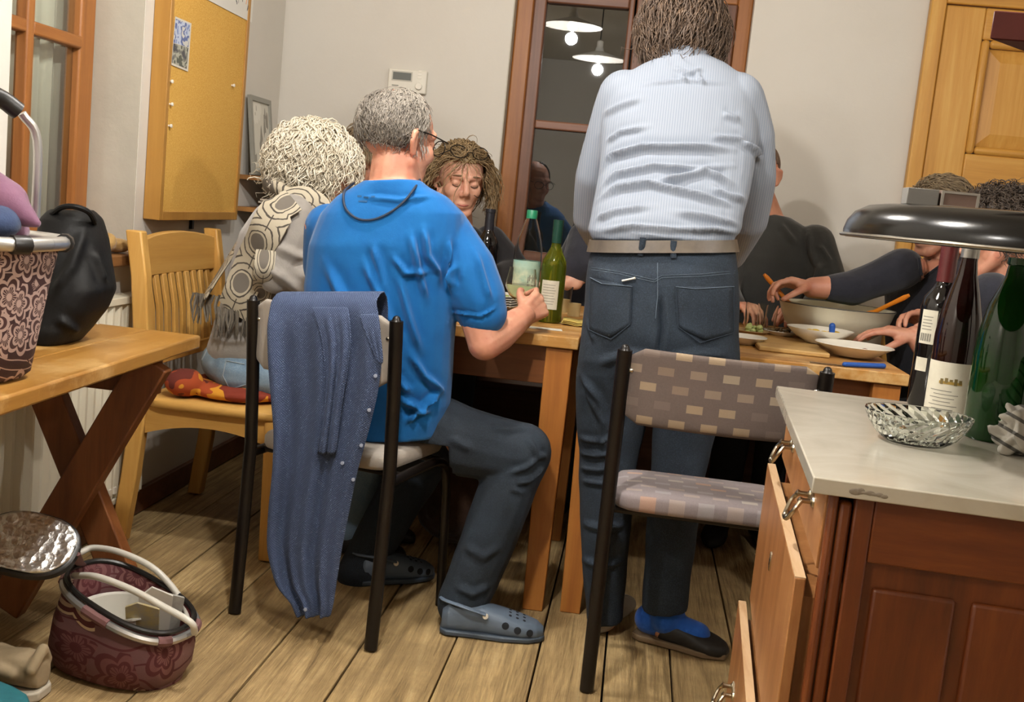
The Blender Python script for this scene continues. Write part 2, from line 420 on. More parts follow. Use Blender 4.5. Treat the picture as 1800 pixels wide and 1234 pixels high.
# door, right of the back wall
DX0 = .985
d = st('door_1', box(B(), (DX0, YB-.045, 0), (DX0+.055, YB, 2.1)), M_pine_z, bev=.005)
def db(lo, hi, m, nm, bev=.006): obj(nm, box(B(), lo, hi), m, d, bev=bev)
db((XR-.12, YB-.045, 0), (XR-.01, YB, 2.1), M_pine_z, 'casing')
db((DX0+.055, YB-.045, 2.02), (XR-.12, YB, 2.1), M_pine_x, 'casing')
db((DX0+.058, YB-.03, .01), (DX0+.205, YB, 2.017), M_pine_z, 'stile'); db((XR-.27, YB-.03, .01), (XR-.123, YB, 2.017), M_pine_z, 'stile')
for z0, z1 in ((.01, .25), (1.33, 1.475), (1.9, 2.017), (.82, .95)): db((DX0+.205, YB-.03, z0), (XR-.27, YB, z1), M_pine_x, 'rail')
for z0, z1 in ((1.475, 1.9), (.95, 1.33), (.25, .82)):
    a, b = DX0+.205, XR-.27
    for q in ((a, z0, a+.03, z1), (b-.03, z0, b, z1)): db((q[0], YB-.038, q[1]), (q[2], YB-.004, q[3]), M_pine_z, 'moulding', .012)
    for q in ((a+.03, z0, b-.03, z0+.03), (a+.03, z1-.03, b-.03, z1)): db((q[0], YB-.038, q[1]), (q[2], YB-.004, q[3]), M_pine_x, 'moulding', .012)
    bm = B(); rings(bm, [[V((a+.03+i, YB-.008-y_, z0+.03+i)), V((b-.03-i, YB-.008-y_, z0+.03+i)), V((b-.03-i, YB-.008-y_, z1-.03-i)), V((a+.03+i, YB-.008-y_, z1-.03-i))] for i, y_ in ((0, -.006), (0, .0), (.05, .014))])
    obj('panel', bm, M_pine_z, d, smooth=False)
# radiator under the left window
M_rad = plain('radiator_enamel', '#d2cbb6', .4)
r = thing('radiator', (-1.47, 2.6, .12), 'cream ribbed panel radiator on the left wall under the window', 'radiator')
bm = B(); ys = np.linspace(1.9, 3.235, 120); P = []
prof = [(-1.475 if (k % 4) in (0, 1) else -1.462) for k in range(120)]
rings(bm, [[V((-1.50, y, .13)), V((px_, y, .13)), V((px_, y, .71)), V((-1.50, y, .71))] for y, px_ in zip(ys, prof)])
obj('panel', bm, M_rad, r, smooth=False)
obj('side_cover', box(B(), (-1.525, 3.237, .115), (-1.457, 3.245, .735)), M_rad, r, bev=.003)
obj('top_grille', box(B(), (-1.522, 1.9, .712), (-1.457, 3.236, .735)), M_rad, r, bev=.003)
bm = B()
for k in range(44): box(bm, (-1.464, 1.92+k*.03, .145), (-1.459, 1.935+k*.03, .165))
o = obj('grille_dots', bm, M_white, r); o['kind'] = 'stuff'
obj('bottom_rail', box(B(), (-1.505, 1.9, .11), (-1.46, 3.236, .128)), M_rad, r, bev=.003)
for y in (2.2, 3.0): obj('wall_bracket', box(B(), (XL, y, .2), (-1.5, y+.03, .6)), M_rad, r)
# ---------------------------------------------------------------- pendant lamps (above the frame; first two mirrored in the window, last two unseen, assumed for the remaining light)
M_bulb = NT('lit_bulb'); M_bulb.set('#fff4e0'); M_bulb.b.inputs['Emission Color'].default_value = (1, .9, .75, 1); M_bulb.b.inputs['Emission Strength'].default_value = 18; M_bulb = M_bulb.m
for i, (x, y, z, e) in enumerate(LAMPS):
    p = thing('pendant_lamp', (x, y, z), ['white enamel pendant lamp hanging over the near end of the table', 'white enamel pendant lamp hanging in the middle of the room', 'unseen white enamel pendant lamp assumed to hang behind the camera', 'unseen white enamel pendant lamp added above the dresser to light the back wall'][i], 'lamp')
    bm = B(); lathe(bm, [(.025, .1), (.03, .075), (.17, .03), (.175, .024), (.168, .024), (.03, .068), (.012, .07)], (x, y, z), 40); obj('lamp_shade', bm, M_enamel, p)
    bm = B(); lathe(bm, [(.004, .1), (.004, ZC-z)], (x, y, z), 8); obj('cord', bm, M_black, p)
    bm = B(); lathe(bm, [(.02, .1), (.024, .14), (.006, .15)], (x, y, z), 16); obj('socket', bm, M_white, p)
    bm = B(); lathe(bm, [(.0, .075), (.012, .072), (.016, .055), (.032, .03), (.028, .008), (.0, -.006)], (x, y, z), 18); obj('bulb', bm, M_bulb, p)
    ld = bpy.data.lights.new('bulb_light', 'POINT'); ld.energy = e; ld.color = LAMP_COL; ld.shadow_soft_size = .035
    lo = bpy.data.objects.new('bulb_light', ld); C.objects.link(lo); lo.location = (x, y, z-.045); parent(lo, p)
# ---------------------------------------------------------------- cork board, flyer, poster, pins
M_corkf = wood('cork_frame', [(.3, '#9a6c2e'), (.6, '#ad803c'), (.8, '#b88e4a')], 2, 9, .06)
t = NT('cork'); v = t.coord()
M_cork = t.set(t.mix(t.ramp(t.noise(v, 220, 3, .8), [(.4, 0.), (.65, 1.)]), t.mix(t.noise(v, 3), '#c08e36', '#cf9f46'), '#dbb05a'), .95); t.bump(t.noise(v, 220, 3), .4, .001)
cx0 = XL+.055
kb = thing('cork_board', (XL, 3.63, .97), 'tall wood-framed cork noticeboard hanging on the left wall', 'noticeboard')
ky0, ky1, kz0, kz1 = 3.30, 3.965, .955, 1.95
obj('cork_panel', box(B(), (XL+.002, ky0+.02, kz0+.025), (cx0-.006, ky1-.02, kz1-.02)), M_cork, kb, smooth=False)
for lo, hi in (((XL+.001, ky0, kz0), (cx0, ky0+.022, kz1)), ((XL+.001, ky1-.022, kz0), (cx0, ky1, kz1)), ((XL+.001, ky0+.022, kz0), (cx0, ky1-.022, kz0+.028)), ((XL+.001, ky0+.022, kz1-.022), (cx0, ky1-.022, kz1))):
    obj('frame_bar', box(B(), lo, hi), M_corkf, kb, bev=.002)
obj('hanging_eye', box(B(), (XL+.001, 3.66, kz0-.035), (XL+.012, 3.675, kz0+.001)), M_black, kb)
def flat(name, pts, m, nrm, th=.0012):
    """thin sheet through 4 corners"""
    bm = B(); nrm = V(nrm); rings(bm, [[V(p) for p in pts], [V(p)+nrm*th for p in pts]]); return bm
FX = cx0-.004
def cp(px, py, X=FX): return at(px, py, X=X)
M_paper = plain('paper', '#cfcabc', .8)
def print_mat(name, stops, sc=30, base='#d5d0c4', stretch=(1, 1, 1)):
    t = NT(name); v = t.coord(stretch); n1 = t.noise(v, sc, 2); return t.set(t.ramp(n1, stops, 'CONSTANT'), .6)
fl = thing('flyer', cp(315, 80), 'small blue and white printed flyer pinned at the left of the cork board', 'flyer')
obj('sheet', flat('s', [cp(308, 29), cp(336, 41), cp(330, 126), cp(301, 114)], 0, (1, 0, 0)), M_paper, fl, smooth=False)
FXa = FX+.0014
M_pr1 = print_mat('flyer_top_print', [(0, '#8090b8'), (.42, '#b9c2d4'), (.5, '#5f6d9c'), (.58, '#c8c7c0')], 22)
M_pr2 = print_mat('flyer_low_print', [(0, '#4c4c50'), (.45, '#77776f'), (.52, '#a8a898'), (.6, '#55584f')], 26)
obj('picture', flat('s', [cp(309, 33, FXa), cp(334, 43, FXa), cp(331, 83, FXa), cp(305, 75, FXa)], 0, (1, 0, 0), .0005), M_pr1, fl, smooth=False)
obj('picture', flat('s', [cp(305, 76, FXa), cp(331, 84, FXa), cp(328, 121, FXa), cp(302, 110, FXa)], 0, (1, 0, 0), .0005), M_pr2, fl, smooth=False)
po = thing('poster', cp(400, 5), 'white poster with black and orange doodles at the top of the cork board', 'poster')
obj('sheet', flat('s', [cp(352, -40), cp(446, -10), cp(442, 40), cp(350, -8)], 0, (1, 0, 0)), plain('poster_paper', '#d8d5cc', .7), po, smooth=False)
for k in range(34):
    a = random.uniform(.04, .96); bb = random.uniform(.25, .9); q = cp(350+94*a, -8+48*a - 46*bb+(-2), FXa); q2 = q+V((0, random.uniform(-.012, .012), random.uniform(.008, .03)))
    bm = B(); tube(bm, [q, (q+q2)/2+V((0, random.uniform(-.006, .006), 0)), q2], random.uniform(.001, .0032), 6, .3, V((1, 0, 0)))
    obj('doodle', bm, plain('orange_ink', '#d98a4a', .7) if 9 < k < 16 else plain('black_ink', '#3a3a40', .7), po)
for px, py, lb in ((299, 143, 'white pushpin just under the flyer on the cork board'), (299, 183, 'white pushpin halfway down the left edge of the cork board'), (297, 221, 'lowest white pushpin on the left edge of the cork board'), (408, 150, 'tiny white pushpin alone near the right edge of the cork board')):
    p = cp(px, py)-V((.0035, 0, 0)); bm = B(); lathe(bm, [(.0035, 0), (.003, .006), (.006, .009), (.0055, .013), (.001, .014)], p, 12, V((1, 0, 0)))
    tag(obj('pushpin', bm, M_white), lb, 'pushpin')
# ---------------------------------------------------------------- corner shelf, picture, magazines
sf = thing('corner_shelf', (-1.45, 4.3, 1.0), 'small two-tier wooden shelf in the corner behind the cork board', 'shelf')
M_shelf = wood('shelf_wood', [(.3, '#7d5430'), (.7, '#a5763f')], 1, 10)
for z in (1.105, .985): obj('shelf_board', box(B(), (XL+.002, 4.08, z), (XL+.26, YB-.002, z+.018)), M_shelf, sf, bev=.002)
obj('support', box(B(), (XL+.12, 4.4, 1.003), (XL+.14, YB-.002, 1.105)), M_alu, sf)
obj('support', box(B(), (XL+.12, 4.4, .8), (XL+.14, YB-.002, .985)), M_alu, sf)
pf = thing('picture_frame', (XL+.03, 4.28, 1.124), 'grey framed pencil sketch leaning on the wall above the corner shelf', 'picture')
a, b_, c_, d_ = at(438, 168, X=XL+.03), at(462, 172, X=XL+.03), at(455, 284, X=XL+.05), at(428, 284, X=XL+.05)
y0, y1 = 4.1, 4.33
MF = plain('grey_frame', '#8c8a80', .5)
def lean(y, z): return V((XL+.012+(1.42-z)*.12, y, z))
for (ya, za, yb, zb) in ((y0, 1.125, y0+.018, 1.42), (y1-.018, 1.125, y1, 1.42), (y0+.018, 1.125, y1-.018, 1.143), (y0+.018, 1.402, y1-.018, 1.42)):
    q = [lean(ya, za), lean(yb, za), lean(yb, zb), lean(ya, zb)]
    obj('frame_bar', flat('f', q, 0, (1, 0, .12), .014), MF, pf, smooth=False)
obj('sketch', flat('f', [lean(y0+.018, 1.143), lean(y1-.018, 1.143), lean(y1-.018, 1.402), lean(y0+.018, 1.402)], 0, (1, 0, .12), .006), print_mat('sketch_print', [(0, '#8a857a'), (.4, '#c9c5b8'), (.55, '#d4d0c4'), (.66, '#a09a8c')], 14, stretch=(1, 1, .35)), pf, smooth=False)
cols = ['#8d7d68', '#c9c3b4', '#6a5a48', '#b7ae9c', '#a09078']
for z0, n, grp, where in ((1.124, 4, 'magazines on the upper corner shelf', 'upper'), (1.004, 4, 'magazines on the lower corner shelf', 'lower')):
    for k in range(n):
        mm = Matrix.Translation((XL+.168, 4.24, z0+k*.009)) @ Matrix.Rotation(random.uniform(-.1, .1), 4, 'Z')
        o = obj('magazine', box(B(), (-.085, -.12, 0), (.085, .12, .008), mm), plain('magazine_cover', random.choice(cols), .5, var='#d8d4c8', vs=20), bev=.002)
        tag(o, ['bottom', 'second lowest', 'third', 'topmost'][k]+' magazine of the flat pile on the %s board of the corner shelf' % where, 'magazine', grp)
# ---------------------------------------------------------------- thermostat
th = thing('thermostat', (-1.0, YB-.02, 1.52), 'white wall thermostat with a grey display beside the window', 'thermostat')
ta, tb = at(684, 124, Y=YB-.02), at(748, 166, Y=YB-.02)
x0, x1, z1, z0 = ta.x, tb.x, ta.z+.01, tb.z
bm = box(B(), (x0, YB-.028, z0), (x1, YB-.001, z1)); obj('housing', bm, plain('thermostat_plastic', '#d9d4c6', .4), th, bev=.004)
obj('display', box(B(), (x0+.02, YB-.030, z0+.048), (x0+.094, YB-.0275, z1-.014)), plain('lcd', '#5c5f5a', .3), th, smooth=False)
obj('display_bezel', box(B(), (x0+.015, YB-.0292, z0+.043), (x0+.099, YB-.0275, z1-.009)), plain('lcd_edge', '#b3afa2', .4), th, smooth=False)
bm = B(); lathe(bm, [(.014, 0), (.014, .01), (.012, .013)], (x1-.028, YB-.027, z0+.028), 24, V((0, -1, 0))); obj('dial', bm, M_white, th)
for k in range(3): obj('button', box(B(), (x1-.036, YB-.0295, z0+.058+k*.013), (x1-.02, YB-.0275, z0+.065+k*.013)), M_white, th, bev=.001)
obj('logo_mark', box(B(), (x0+.018, YB-.0288, z0+.022), (x0+.045, YB-.0275, z0+.027)), plain('grey_print', '#8a877c', .5), th, smooth=False)
# ---------------------------------------------------------------- dining tables (two, pushed side by side)
TZ = .775
TABW = [(.3, '#8f5f2b'), (.5, '#ad7c3d'), (.7, '#c2945a')]
M_tab = wood('worn_table_top', TABW, 0, 7, .08, .4, .2, wear='#c9a873'); M_tableg = wood('table_leg', [(.3, '#86501f'), (.5, '#a0642a'), (.7, '#b27838')], 2, 9, .06)
M_apron = wood('table_apron', [(.3, '#5e3416'), (.6, '#7d4a22'), (.8, '#8f5a2c')], 0, 9, .06)
def table(x0, x1, y0, y1, label):
    t = thing('dining_table', ((x0+x1)/2, (y0+y1)/2, 0), label, 'table', 'dining tables pushed together')
    n = 5
    for k in range(n):
        ya = y0+(y1-y0)*k/n; yb = y0+(y1-y0)*(k+1)/n
        obj('top_board', box(B(), (x0, ya+.0006, TZ-.032), (x1, yb-.0006, TZ-random.uniform(0, .0006))), M_tab, t, bev=.003)
    i = .05
    for lo, hi in (((x0+i, y0+i, TZ-.14), (x1-i, y0+i+.022, TZ-.032)), ((x0+i, y1-i-.022, TZ-.14), (x1-i, y1-i, TZ-.032)), ((x0+i, y0+i+.022, TZ-.14), (x0+i+.022, y1-i-.022, TZ-.032)), ((x1-i-.022, y0+i+.022, TZ-.14), (x1-i, y1-i-.022, TZ-.032))):
        obj('apron', box(B(), lo, hi), M_apron, t, bev=.002)
    for xx in (x0+.015, x1-.085):
        for yy in (y0+(.095 if xx < -.8 else .015), y1-.36):
            bm = B(); rings(bm, [[V((cx_-s, cy_-s, z)), V((cx_+s, cy_-s, z)), V((cx_+s, cy_+s, z)), V((cx_-s, cy_+s, z))] for z, s in ((0.001, .028), (TZ-.18, .036), (TZ-.034, .036)) for cx_, cy_ in ((xx+.035, yy+.035),)])
            obj('leg', bm, M_tableg, t, bev=.003, smooth=False)
    return t
table(-.90, -.132, 2.945, 4.0, 'left wooden dining table in front of the man in the blue T-shirt')
table(-.128, .735, 2.965, 4.02, 'right wooden dining table holding the big white serving bowl')
# bench along the back wall
bn = thing('corner_bench', (0, 4.3, 0), 'dark wooden bench along the back wall behind the tables', 'bench')
M_bench = wood('bench_wood', DARKW, 0, 9, .06)
obj('seat_board', box(B(), (-1.2, 4.08, .42), (1.25, YB-.02, .449)), M_bench, bn, bev=.004)
obj('front_board', box(B(), (-1.18, 4.13, .06), (1.23, 4.155, .42)), M_bench, bn, bev=.003)
for xx in (-1.2, .0, 1.2): obj('bench_end', box(B(), (xx, 4.1, 0.002), (xx+.035, YB-.02, .42)), M_bench, bn, bev=.003)
# ---------------------------------------------------------------- dresser with stone top (front faces left)
DZ = .80
dR = V((.05, .832, 0)).normalized(); DM = Matrix.Translation((.257, 1.448, 0)) @ Matrix((( dR.y, dR.x, 0, 0), (-dR.x, dR.y, 0, 0), (0, 0, 1, 0), (0, 0, 0, 1)))
def dl(x, y, z): return DM @ V((x, y, z))
MAHO = [(.3, '#3f1d0b'), (.5, '#5f2e12'), (.7, '#7a4219')]
M_maho_z = wood('dresser_side', MAHO, 2, 7, .12, .35, .08); M_maho_x = wood('dresser_rail', MAHO, 0, 7, .12, .35, .08)
M_draw = wood('drawer_front', [(.3, '#7a4a26'), (.5, '#97653a'), (.7, '#ad7d4e')], 2, 8, .18, .38, .12)
M_edge = wood('drawer_edge', [(.3, '#a07a52'), (.5, '#c0a07a'), (.7, '#cdb290')], 1, 12, .1, .5)
t = NT('stone_top'); v = t.coord(); n1 = t.noise(v, 6, 6, .6, 1.5); n2 = t.noise(v, 2.2, 2)
M_stone = t.set(t.mix(t.ramp(n1, [(.35, 0.), (.75, 1.)]), '#b7b0a0', '#a69e8d'), .17); t.b.inputs['Specular IOR Level'].default_value = .6
dr = thing('dresser', (.257, 1.448, 0), 'brown wooden dresser with brass handles, open drawers and a grey stone top', 'dresser')
def dbx(nm, lo, hi, m, par=dr, bev=.003, **k): return obj(nm, box(B(), lo, hi, DM), m, par, bev=bev, **k)
W_, D_ = .62, .833
top = dbx('stone_top', (0, 0, DZ-.022), (W_, D_, DZ), M_stone, bev=.002)
bm = B()
for k in range(7):
    q = dl(.055+.006*k, -.0002, DZ-.011+random.uniform(-.003, .003)); ell(bm, q, (random.uniform(.005, .009), .0006, random.uniform(.002, .0045)), n=10)
obj('stain', bm, plain('stone_stain', '#82786a', .5), top)
dbx('side_panel', (.06, .035, .05), (W_-.03, .05, DZ-.022), M_maho_z)
dbx('stile', (.06, .022, .05), (.085, .036, DZ-.022), M_maho_z); dbx('stile', (W_-.075, .022, .05), (W_-.03, .036, DZ-.022), M_maho_z)
dbx('rail', (.085, .022, DZ-.11), (W_-.075, .036, DZ-.022), M_maho_x); dbx('rail', (.085, .022, .05), (W_-.075, .036, .14), M_maho_x)
dbx('inset_panel', (.098, .027, .16), (.205, .037, .655), M_maho_z, bev=.005)
dbx('inset_panel', (.225, .027, .16), (.53, .037, .655), M_maho_z, bev=.005)
for x0, wd, dz in ((.028, .012, 0), (.042, .016, .01)): dbx('corner_moulding', (x0, .026, .05), (x0+wd, .05, DZ-.024-dz), M_maho_z, bev=.005)
dbx('back_panel', (W_-.04, .05, .05), (W_-.03, D_-.03, DZ-.022), M_maho_z)
dbx('side_panel', (.04, D_-.03, .05), (W_-.03, D_-.015, DZ-.022), M_maho_z)
dbx('plinth', (.05, .035, 0.002), (W_-.04, D_-.02, .05), M_maho_x)
dbx('frame_rail', (.035, .05, .648), (.06, D_-.03, .66), M_maho_x); dbx('frame_rail', (.035, .05, .352), (.06, D_-.03, .36), M_maho_x)
def handle(par, y, z, x):
    for s in (-.022, .022):
        bm = B(); lathe(bm, [(.009, 0), (.008, .003), (.004, .005), (.004, .016), (.006, .02), (.001, .024)], dl(x, y+s, z), 12, -(DM.to_3x3() @ V((1, 0, 0))))
        obj('handle_post', bm, M_brass, par)
    bm = B(); tube(bm, spline([dl(x-.018, y-.024, z+.0), dl(x-.026, y-.03, z-.012), dl(x-.034, y-.018, z-.03), dl(x-.036, y, z-.033), dl(x-.034, y+.018, z-.03), dl(x-.026, y+.03, z-.012), dl(x-.018, y+.024, z)], 5), .0035, 8)
    for s in (-1, 1): cap(bm, dl(x-.035, y+s*.006, z-.032), dl(x-.034, y+s*.013, z-.03), .005, .004)
    obj('handle', bm, M_brass, par)
    bm = B(); rings(bm, [[dl(x-e, y+dy, z+dz) for dy, dz in ((-.03, 0), (-.018, .013), (-.008, .008), (0, .017), (.008, .008), (.018, .013), (.03, 0), (.016, -.01), (0, -.006), (-.016, -.01))] for e in (0, .0025)])
    obj('backplate', bm, M_brass, par, smooth=False)
M_brass = plain('old_brass', '#aba08a', .28, 1)
def drawer(x, z0, z1, hs, key=None):
    d_ = dbx('drawer', (x, .058, z0), (x+.016, D_-.035, z1), M_draw, bev=.002)
    e = obj('top_edge', box(B(), (x+.0005, .059, z1-.0005), (x+.0155, D_-.036, z1+.0012), DM), M_edge, d_, smooth=False)
    obj('drawer_box', box(B(), (x+.016, .075, z0+.01), (x+.45, D_-.055, z1-.03), DM), M_draw, d_, smooth=False)
    for y, z in hs: handle(d_, y, z, x)
    if key:
        bm = B(); rings(bm, [[dl(x-e, key[0]+.009*math.cos(a), key[1]+.017*math.sin(a)) for a in [2*math.pi*k/16 for k in range(16)]] for e in (0, .0025)]); obj('escutcheon', bm, M_brass, d_)
        bm = B(); box(bm, (x-.0032, key[0]-.002, key[1]-.006), (x-.002, key[0]+.002, key[1]+.004), DM); obj('keyhole', bm, M_black, d_, smooth=False)
for nm in (0,):
    drawer(.026, .662, .772, [(.20, .725), (.60, .725)])
    drawer(.0, .36, .645, [], (.44, .55))
    drawer(-.022, .065, .352, [(.20, .24), (.60, .24)])
# ---------------------------------------------------------------- steel chairs with upholstered pads
def patch_fabric(name, base, base2, cols, sc, off=.5, axes=(0, 2), size=(.55, .45), thr=.55):
    t = NT(name); v = t.coord(); sx = t.n('ShaderNodeSeparateXYZ'); t.l(v, sx.inputs[0])
    u = t.math('MULTIPLY', sx.outputs[axes[0]], sc[0]); w_ = t.math('MULTIPLY', sx.outputs[axes[1]], sc[1])
    row = t.math('FLOOR', w_); u2 = t.math('ADD', u, t.math('MULTIPLY', row, off)); colm = t.math('FLOOR', u2)
    fu = t.math('FRACT', u2); fw = t.math('FRACT', w_)
    ins = t.math('MULTIPLY', t.math('LESS_THAN', fu, size[0]), t.math('LESS_THAN', fw, size[1]))
    cb = t.n('ShaderNodeCombineXYZ'); t.l(colm, cb.inputs[0]); t.l(row, cb.inputs[1]); wn = t.n('ShaderNodeTexWhiteNoise'); t.l(cb.outputs[0], wn.inputs['Vector'])
    n = len(cols); cc = t.ramp(wn.outputs['Value'], [(i/n, c) for i, c in enumerate(cols)], 'CONSTANT')
    bs = t.mix(t.noise(v, 240, 2), base, base2)
    t.bump(t.noise(v, 420, 2), .3, .001)
    return t.set(t.mix(t.math('MULTIPLY', ins, .6), bs, cc), .92)
M_seat = patch_fabric('seat_weave', '#857b7b', '#756b6b', ['#aca294', '#857b7b', '#9e8f84', '#b08a70', '#94908f'], (15, 24), .5, (0, 1), (.55, .4))
M_back = patch_fabric('back_weave', '#5f534c', '#544843', ['#a08b6d', '#6b5d54', '#8d7a66', '#a3937a', '#84705c'], (14, 26), .5, (0, 2), (.5, .48))
M_grey = cloth('grey_chair_cloth', '#a39a8e', '#948b80', 450, .2)
def steel_chair(P, yaw, wd, dp, mseat, mback, label):
    M = Matrix.Translation(P) @ Matrix.Rotation(yaw, 4, 'Z')
    c = thing('steel_chair', P, label, 'chair', 'black steel chairs')
    T = lambda x, y, z: M @ V((x, y, z))
    for s in (0, wd):
        bm = B(); tube(bm, [T(s, 0, 0.004), T(s, .012, .25), T(s, .02, .45), T(s, .008, .62), T(s, -.012, .815)], .0168, 12, .8); cap(bm, T(s, -.012, .814), T(s, -.012, .818), .0125, .01)
        obj('back_leg', bm, M_black, c)
        sx_ = s+(-.004 if s == 0 else .004)
        bm = B(); tube(bm, spline([T(sx_, dp+.02, 0.004), T(sx_, dp, .25), T(sx_, dp-.012, .35), T(sx_, dp-.035, .405), T(sx_, dp-.09, .425), T(sx_, dp-.2, .425), T(sx_, .02, .42)], 5), .0125, 10)
        obj('front_leg', bm, M_black, c)
    for y in (.08, dp-.06): obj('seat_rail', tube(B(), [T(0, y, .425), T(wd, y, .425)], .009, 8), M_black, c)
    bm = B(); xa = (T(1, 0, 0)-T(0, 0, 0)); fa_ = (T(0, 1, 0)-T(0, 0, 0))
    cen = T(wd/2, dp/2+.02, 0)
    loft(bm, [(cen+V((0, 0, z)), (wd/2-.012)*k, (dp/2)*k, xa) for z, k in ((.437, .93), (.441, .98), (.45, 1), (.468, 1), (.476, .975), (.481, .9), (.484, .7), (.485, .3))], 56, 7, fa_)
    obj('seat', bm, mseat, c, sharp=70)
    bm = B(); secs = []
    for k in range(15):
        u = k/14; x = .016+(wd-.032)*u; bow = -.03*(1-(2*u-1)**2); e = 1 if 0 < k < 14 else .8
        secs.append((x, -.006+bow+.012, e))
    for x, y, e in secs: pass
    R = []
    for x, y, e in secs:
        ring = []
        for j in range(20):
            a = 2*math.pi*j/20; ca, sa = math.cos(a), math.sin(a)
            ring.append(T(x, y+.017*e*math.copysign(abs(ca)**.7, ca)-.012*(sa > 0)*sa, .735+.088*e*math.copysign(abs(sa)**.28, sa)))
        R.append(ring)
    rings(bm, R); obj('backrest', bm, mback, c, sharp=80)
    for s in (0, wd):
        for y, z in ((.008, .70), (.0, .77)):
            bm = B(); cap(bm, T(s, y, z), T(s+(.02 if s == 0 else -.02), y-.009, z), .006); obj('bolt', bm, M_chrome, c)
    return c, T
chB, TB = steel_chair(V((-.006, 2.49, 0)), 0.0, .445, .275, M_seat, M_back, 'empty black steel chair with a patterned grey pad behind the standing man')
chA, TA = steel_chair(V((-.925, 2.655, 0)), -.27, .40, .36, M_grey, M_grey, 'black steel chair with grey pads under the man in the blue T-shirt')
# ---------------------------------------------------------------- trestle table at the left wall
tz = .72
TRW = [(.3, '#7b5120'), (.5, '#996d30'), (.7, '#a98148')]
M_tr = wood('trestle_top', TRW, 1, 7, .07, .3, .2, wear='#b8935c'); M_trl = wood('trestle_leg', [(.3, '#4f2a12'), (.5, '#6d3f1d'), (.7, '#80502a')], 2, 9, .1, .5)
tt = thing('trestle_table', (-1.25, 1.8, 0), 'worn wooden trestle table with crossed legs along the left wall', 'table')
e0, e1 = V((-1.035, 2.59, 0)), V((-.965, 1.0, 0))
for k in range(3):
    a = [e0.lerp(V((-1.435, 2.60, 0)), q) for q in (k/3, (k+1)/3)]; b = [e1.lerp(V((-1.435, 1.0, 0)), q) for q in (k/3, (k+1)/3)]
    q = [a[0], b[0], b[1], a[1]]; q[2] += V((.0008, 0, 0)); q[3] += V((.0008, 0, 0))
    bm = B(); rings(bm, [[p+V((0, 0, z)) for p in q] for z in (tz-.032, tz-.0006*k)]); obj('top_board', bm, M_tr, tt, bev=.005)
def beam(nm, p, q, w_, th, m, par, hint):
    d = (q-p).normalized(); n = V(hint); s = d.cross(n).normalized(); bm = B()
    rings(bm, [[c+s*(w_/2*i)+n*(th/2*j) for i, j in ((-1, -1), (1, -1), (1, 1), (-1, 1))] for c in (p, q)]); return obj(nm, bm, m, par, bev=.004)
for yy in (2.42, 1.25):
    p1, p2 = V((-1.06, yy, tz-.034)), V((-1.50, yy, .03))
    beam('leg', V((-1.075, yy, tz-.045)), V((-1.41, yy, .035)), .085, .04, M_trl, tt, (0, 1, 0))
    beam('leg', V((-1.41, yy+.045, tz-.045)), V((-1.1, yy+.045, .035)), .08, .04, M_trl, tt, (0, 1, 0))
    beam('cross_beam', V((-1.43, yy+.09, tz-.1)), V((-1.10, yy+.09, tz-.1)), .085, .04, M_trl, tt, (0, 1, 0))
# ---------------------------------------------------------------- wooden chair under the white-haired woman (faces right)
wc = thing('wooden_chair', (-1.2, 3.27, 0), 'light beech chair with a slatted back by the radiator', 'chair')
WX, WYa, WYb = -1.40, 3.06, 3.68
for y in (WYa, WYb-.045):
    bm = B(); rings(bm, [[V((x-.024, y, z)), V((x+.024, y, z)), V((x+.024, y+.042, z)), V((x-.024, y+.042, z))] for z, x in ((.003, WX-.045), (.2, WX-.02), (.42, WX), (.6, WX-.003), (.8, WX-.022), (.93, WX-.045))])
    obj('back_post', bm, M_beech_z, wc, bev=.005)
    bm = B(); rings(bm, [[V((x-.022, y, z)), V((x+.022, y, z)), V((x+.022, y+.042, z)), V((x-.022, y+.042, z))] for z, x in ((.003, -.985), (.42, -.995))])
    obj('front_leg', bm, M_beech_z, wc, bev=.004)
    # arched side apron
    bm = B(); top_ = []; n = 14
    R = []
    for k in range(n+1):
        u = k/n; x = WX+.02+(-.02-.995-WX-.0)*u; lo = .34+.035*(1-(2*u-1)**2)
        R.append([V((x, y+.01, lo)), V((x, y+.032, lo)), V((x, y+.032, .42)), V((x, y+.01, .42))])
    rings(bm, R); obj('side_apron', bm, M_beech_x, wc, smooth=False)
obj('front_apron', box(B(), (-1.012, WYa+.042, .34), (-.99, WYb-.045, .42)), M_beech_y, wc, bev=.003)
bm = B(); loft(bm, [(V((-1.175, (WYa+WYb)/2, z)), .225*k, .325*k, V((1, 0, 0))) for z, k in ((.421, .97), (.428, 1), (.444, 1), (.45, .97))], 48, 8); obj('seat_board', bm, M_beech_x, wc, sharp=60)
bm = B(); R = []
for k in range(15):
    u = k/14; y = WYa+.04+(WYb-WYa-.085)*u; tp = .905+.02*(1-(2*u-1)**2); x = WX-.032-.012*(1-(2*u-1)**2)
    R.append([V((x-.012, y, .795)), V((x+.012, y, .795)), V((x+.006, y, tp)), V((x-.018, y, tp))])
rings(bm, R); obj('top_rail', bm, M_beech_y, wc, bev=.004)
obj('lower_rail', box(B(), (WX-.015, WYa+.042, .53), (WX+.009, WYb-.045, .57)), M_beech_y, wc, bev=.003)
for k in range(9):
    y = WYa+.068+k*.0565; bm = B(); rings(bm, [[V((x-.006, y, z)), V((x+.006, y, z)), V((x+.006, y+.03, z)), V((x-.006, y+.03, z))] for z, x in ((.568, WX-.004), (.7, WX-.014), (.797, WX-.034))])
    obj('slat', bm, M_beech_z, wc, bev=.002)
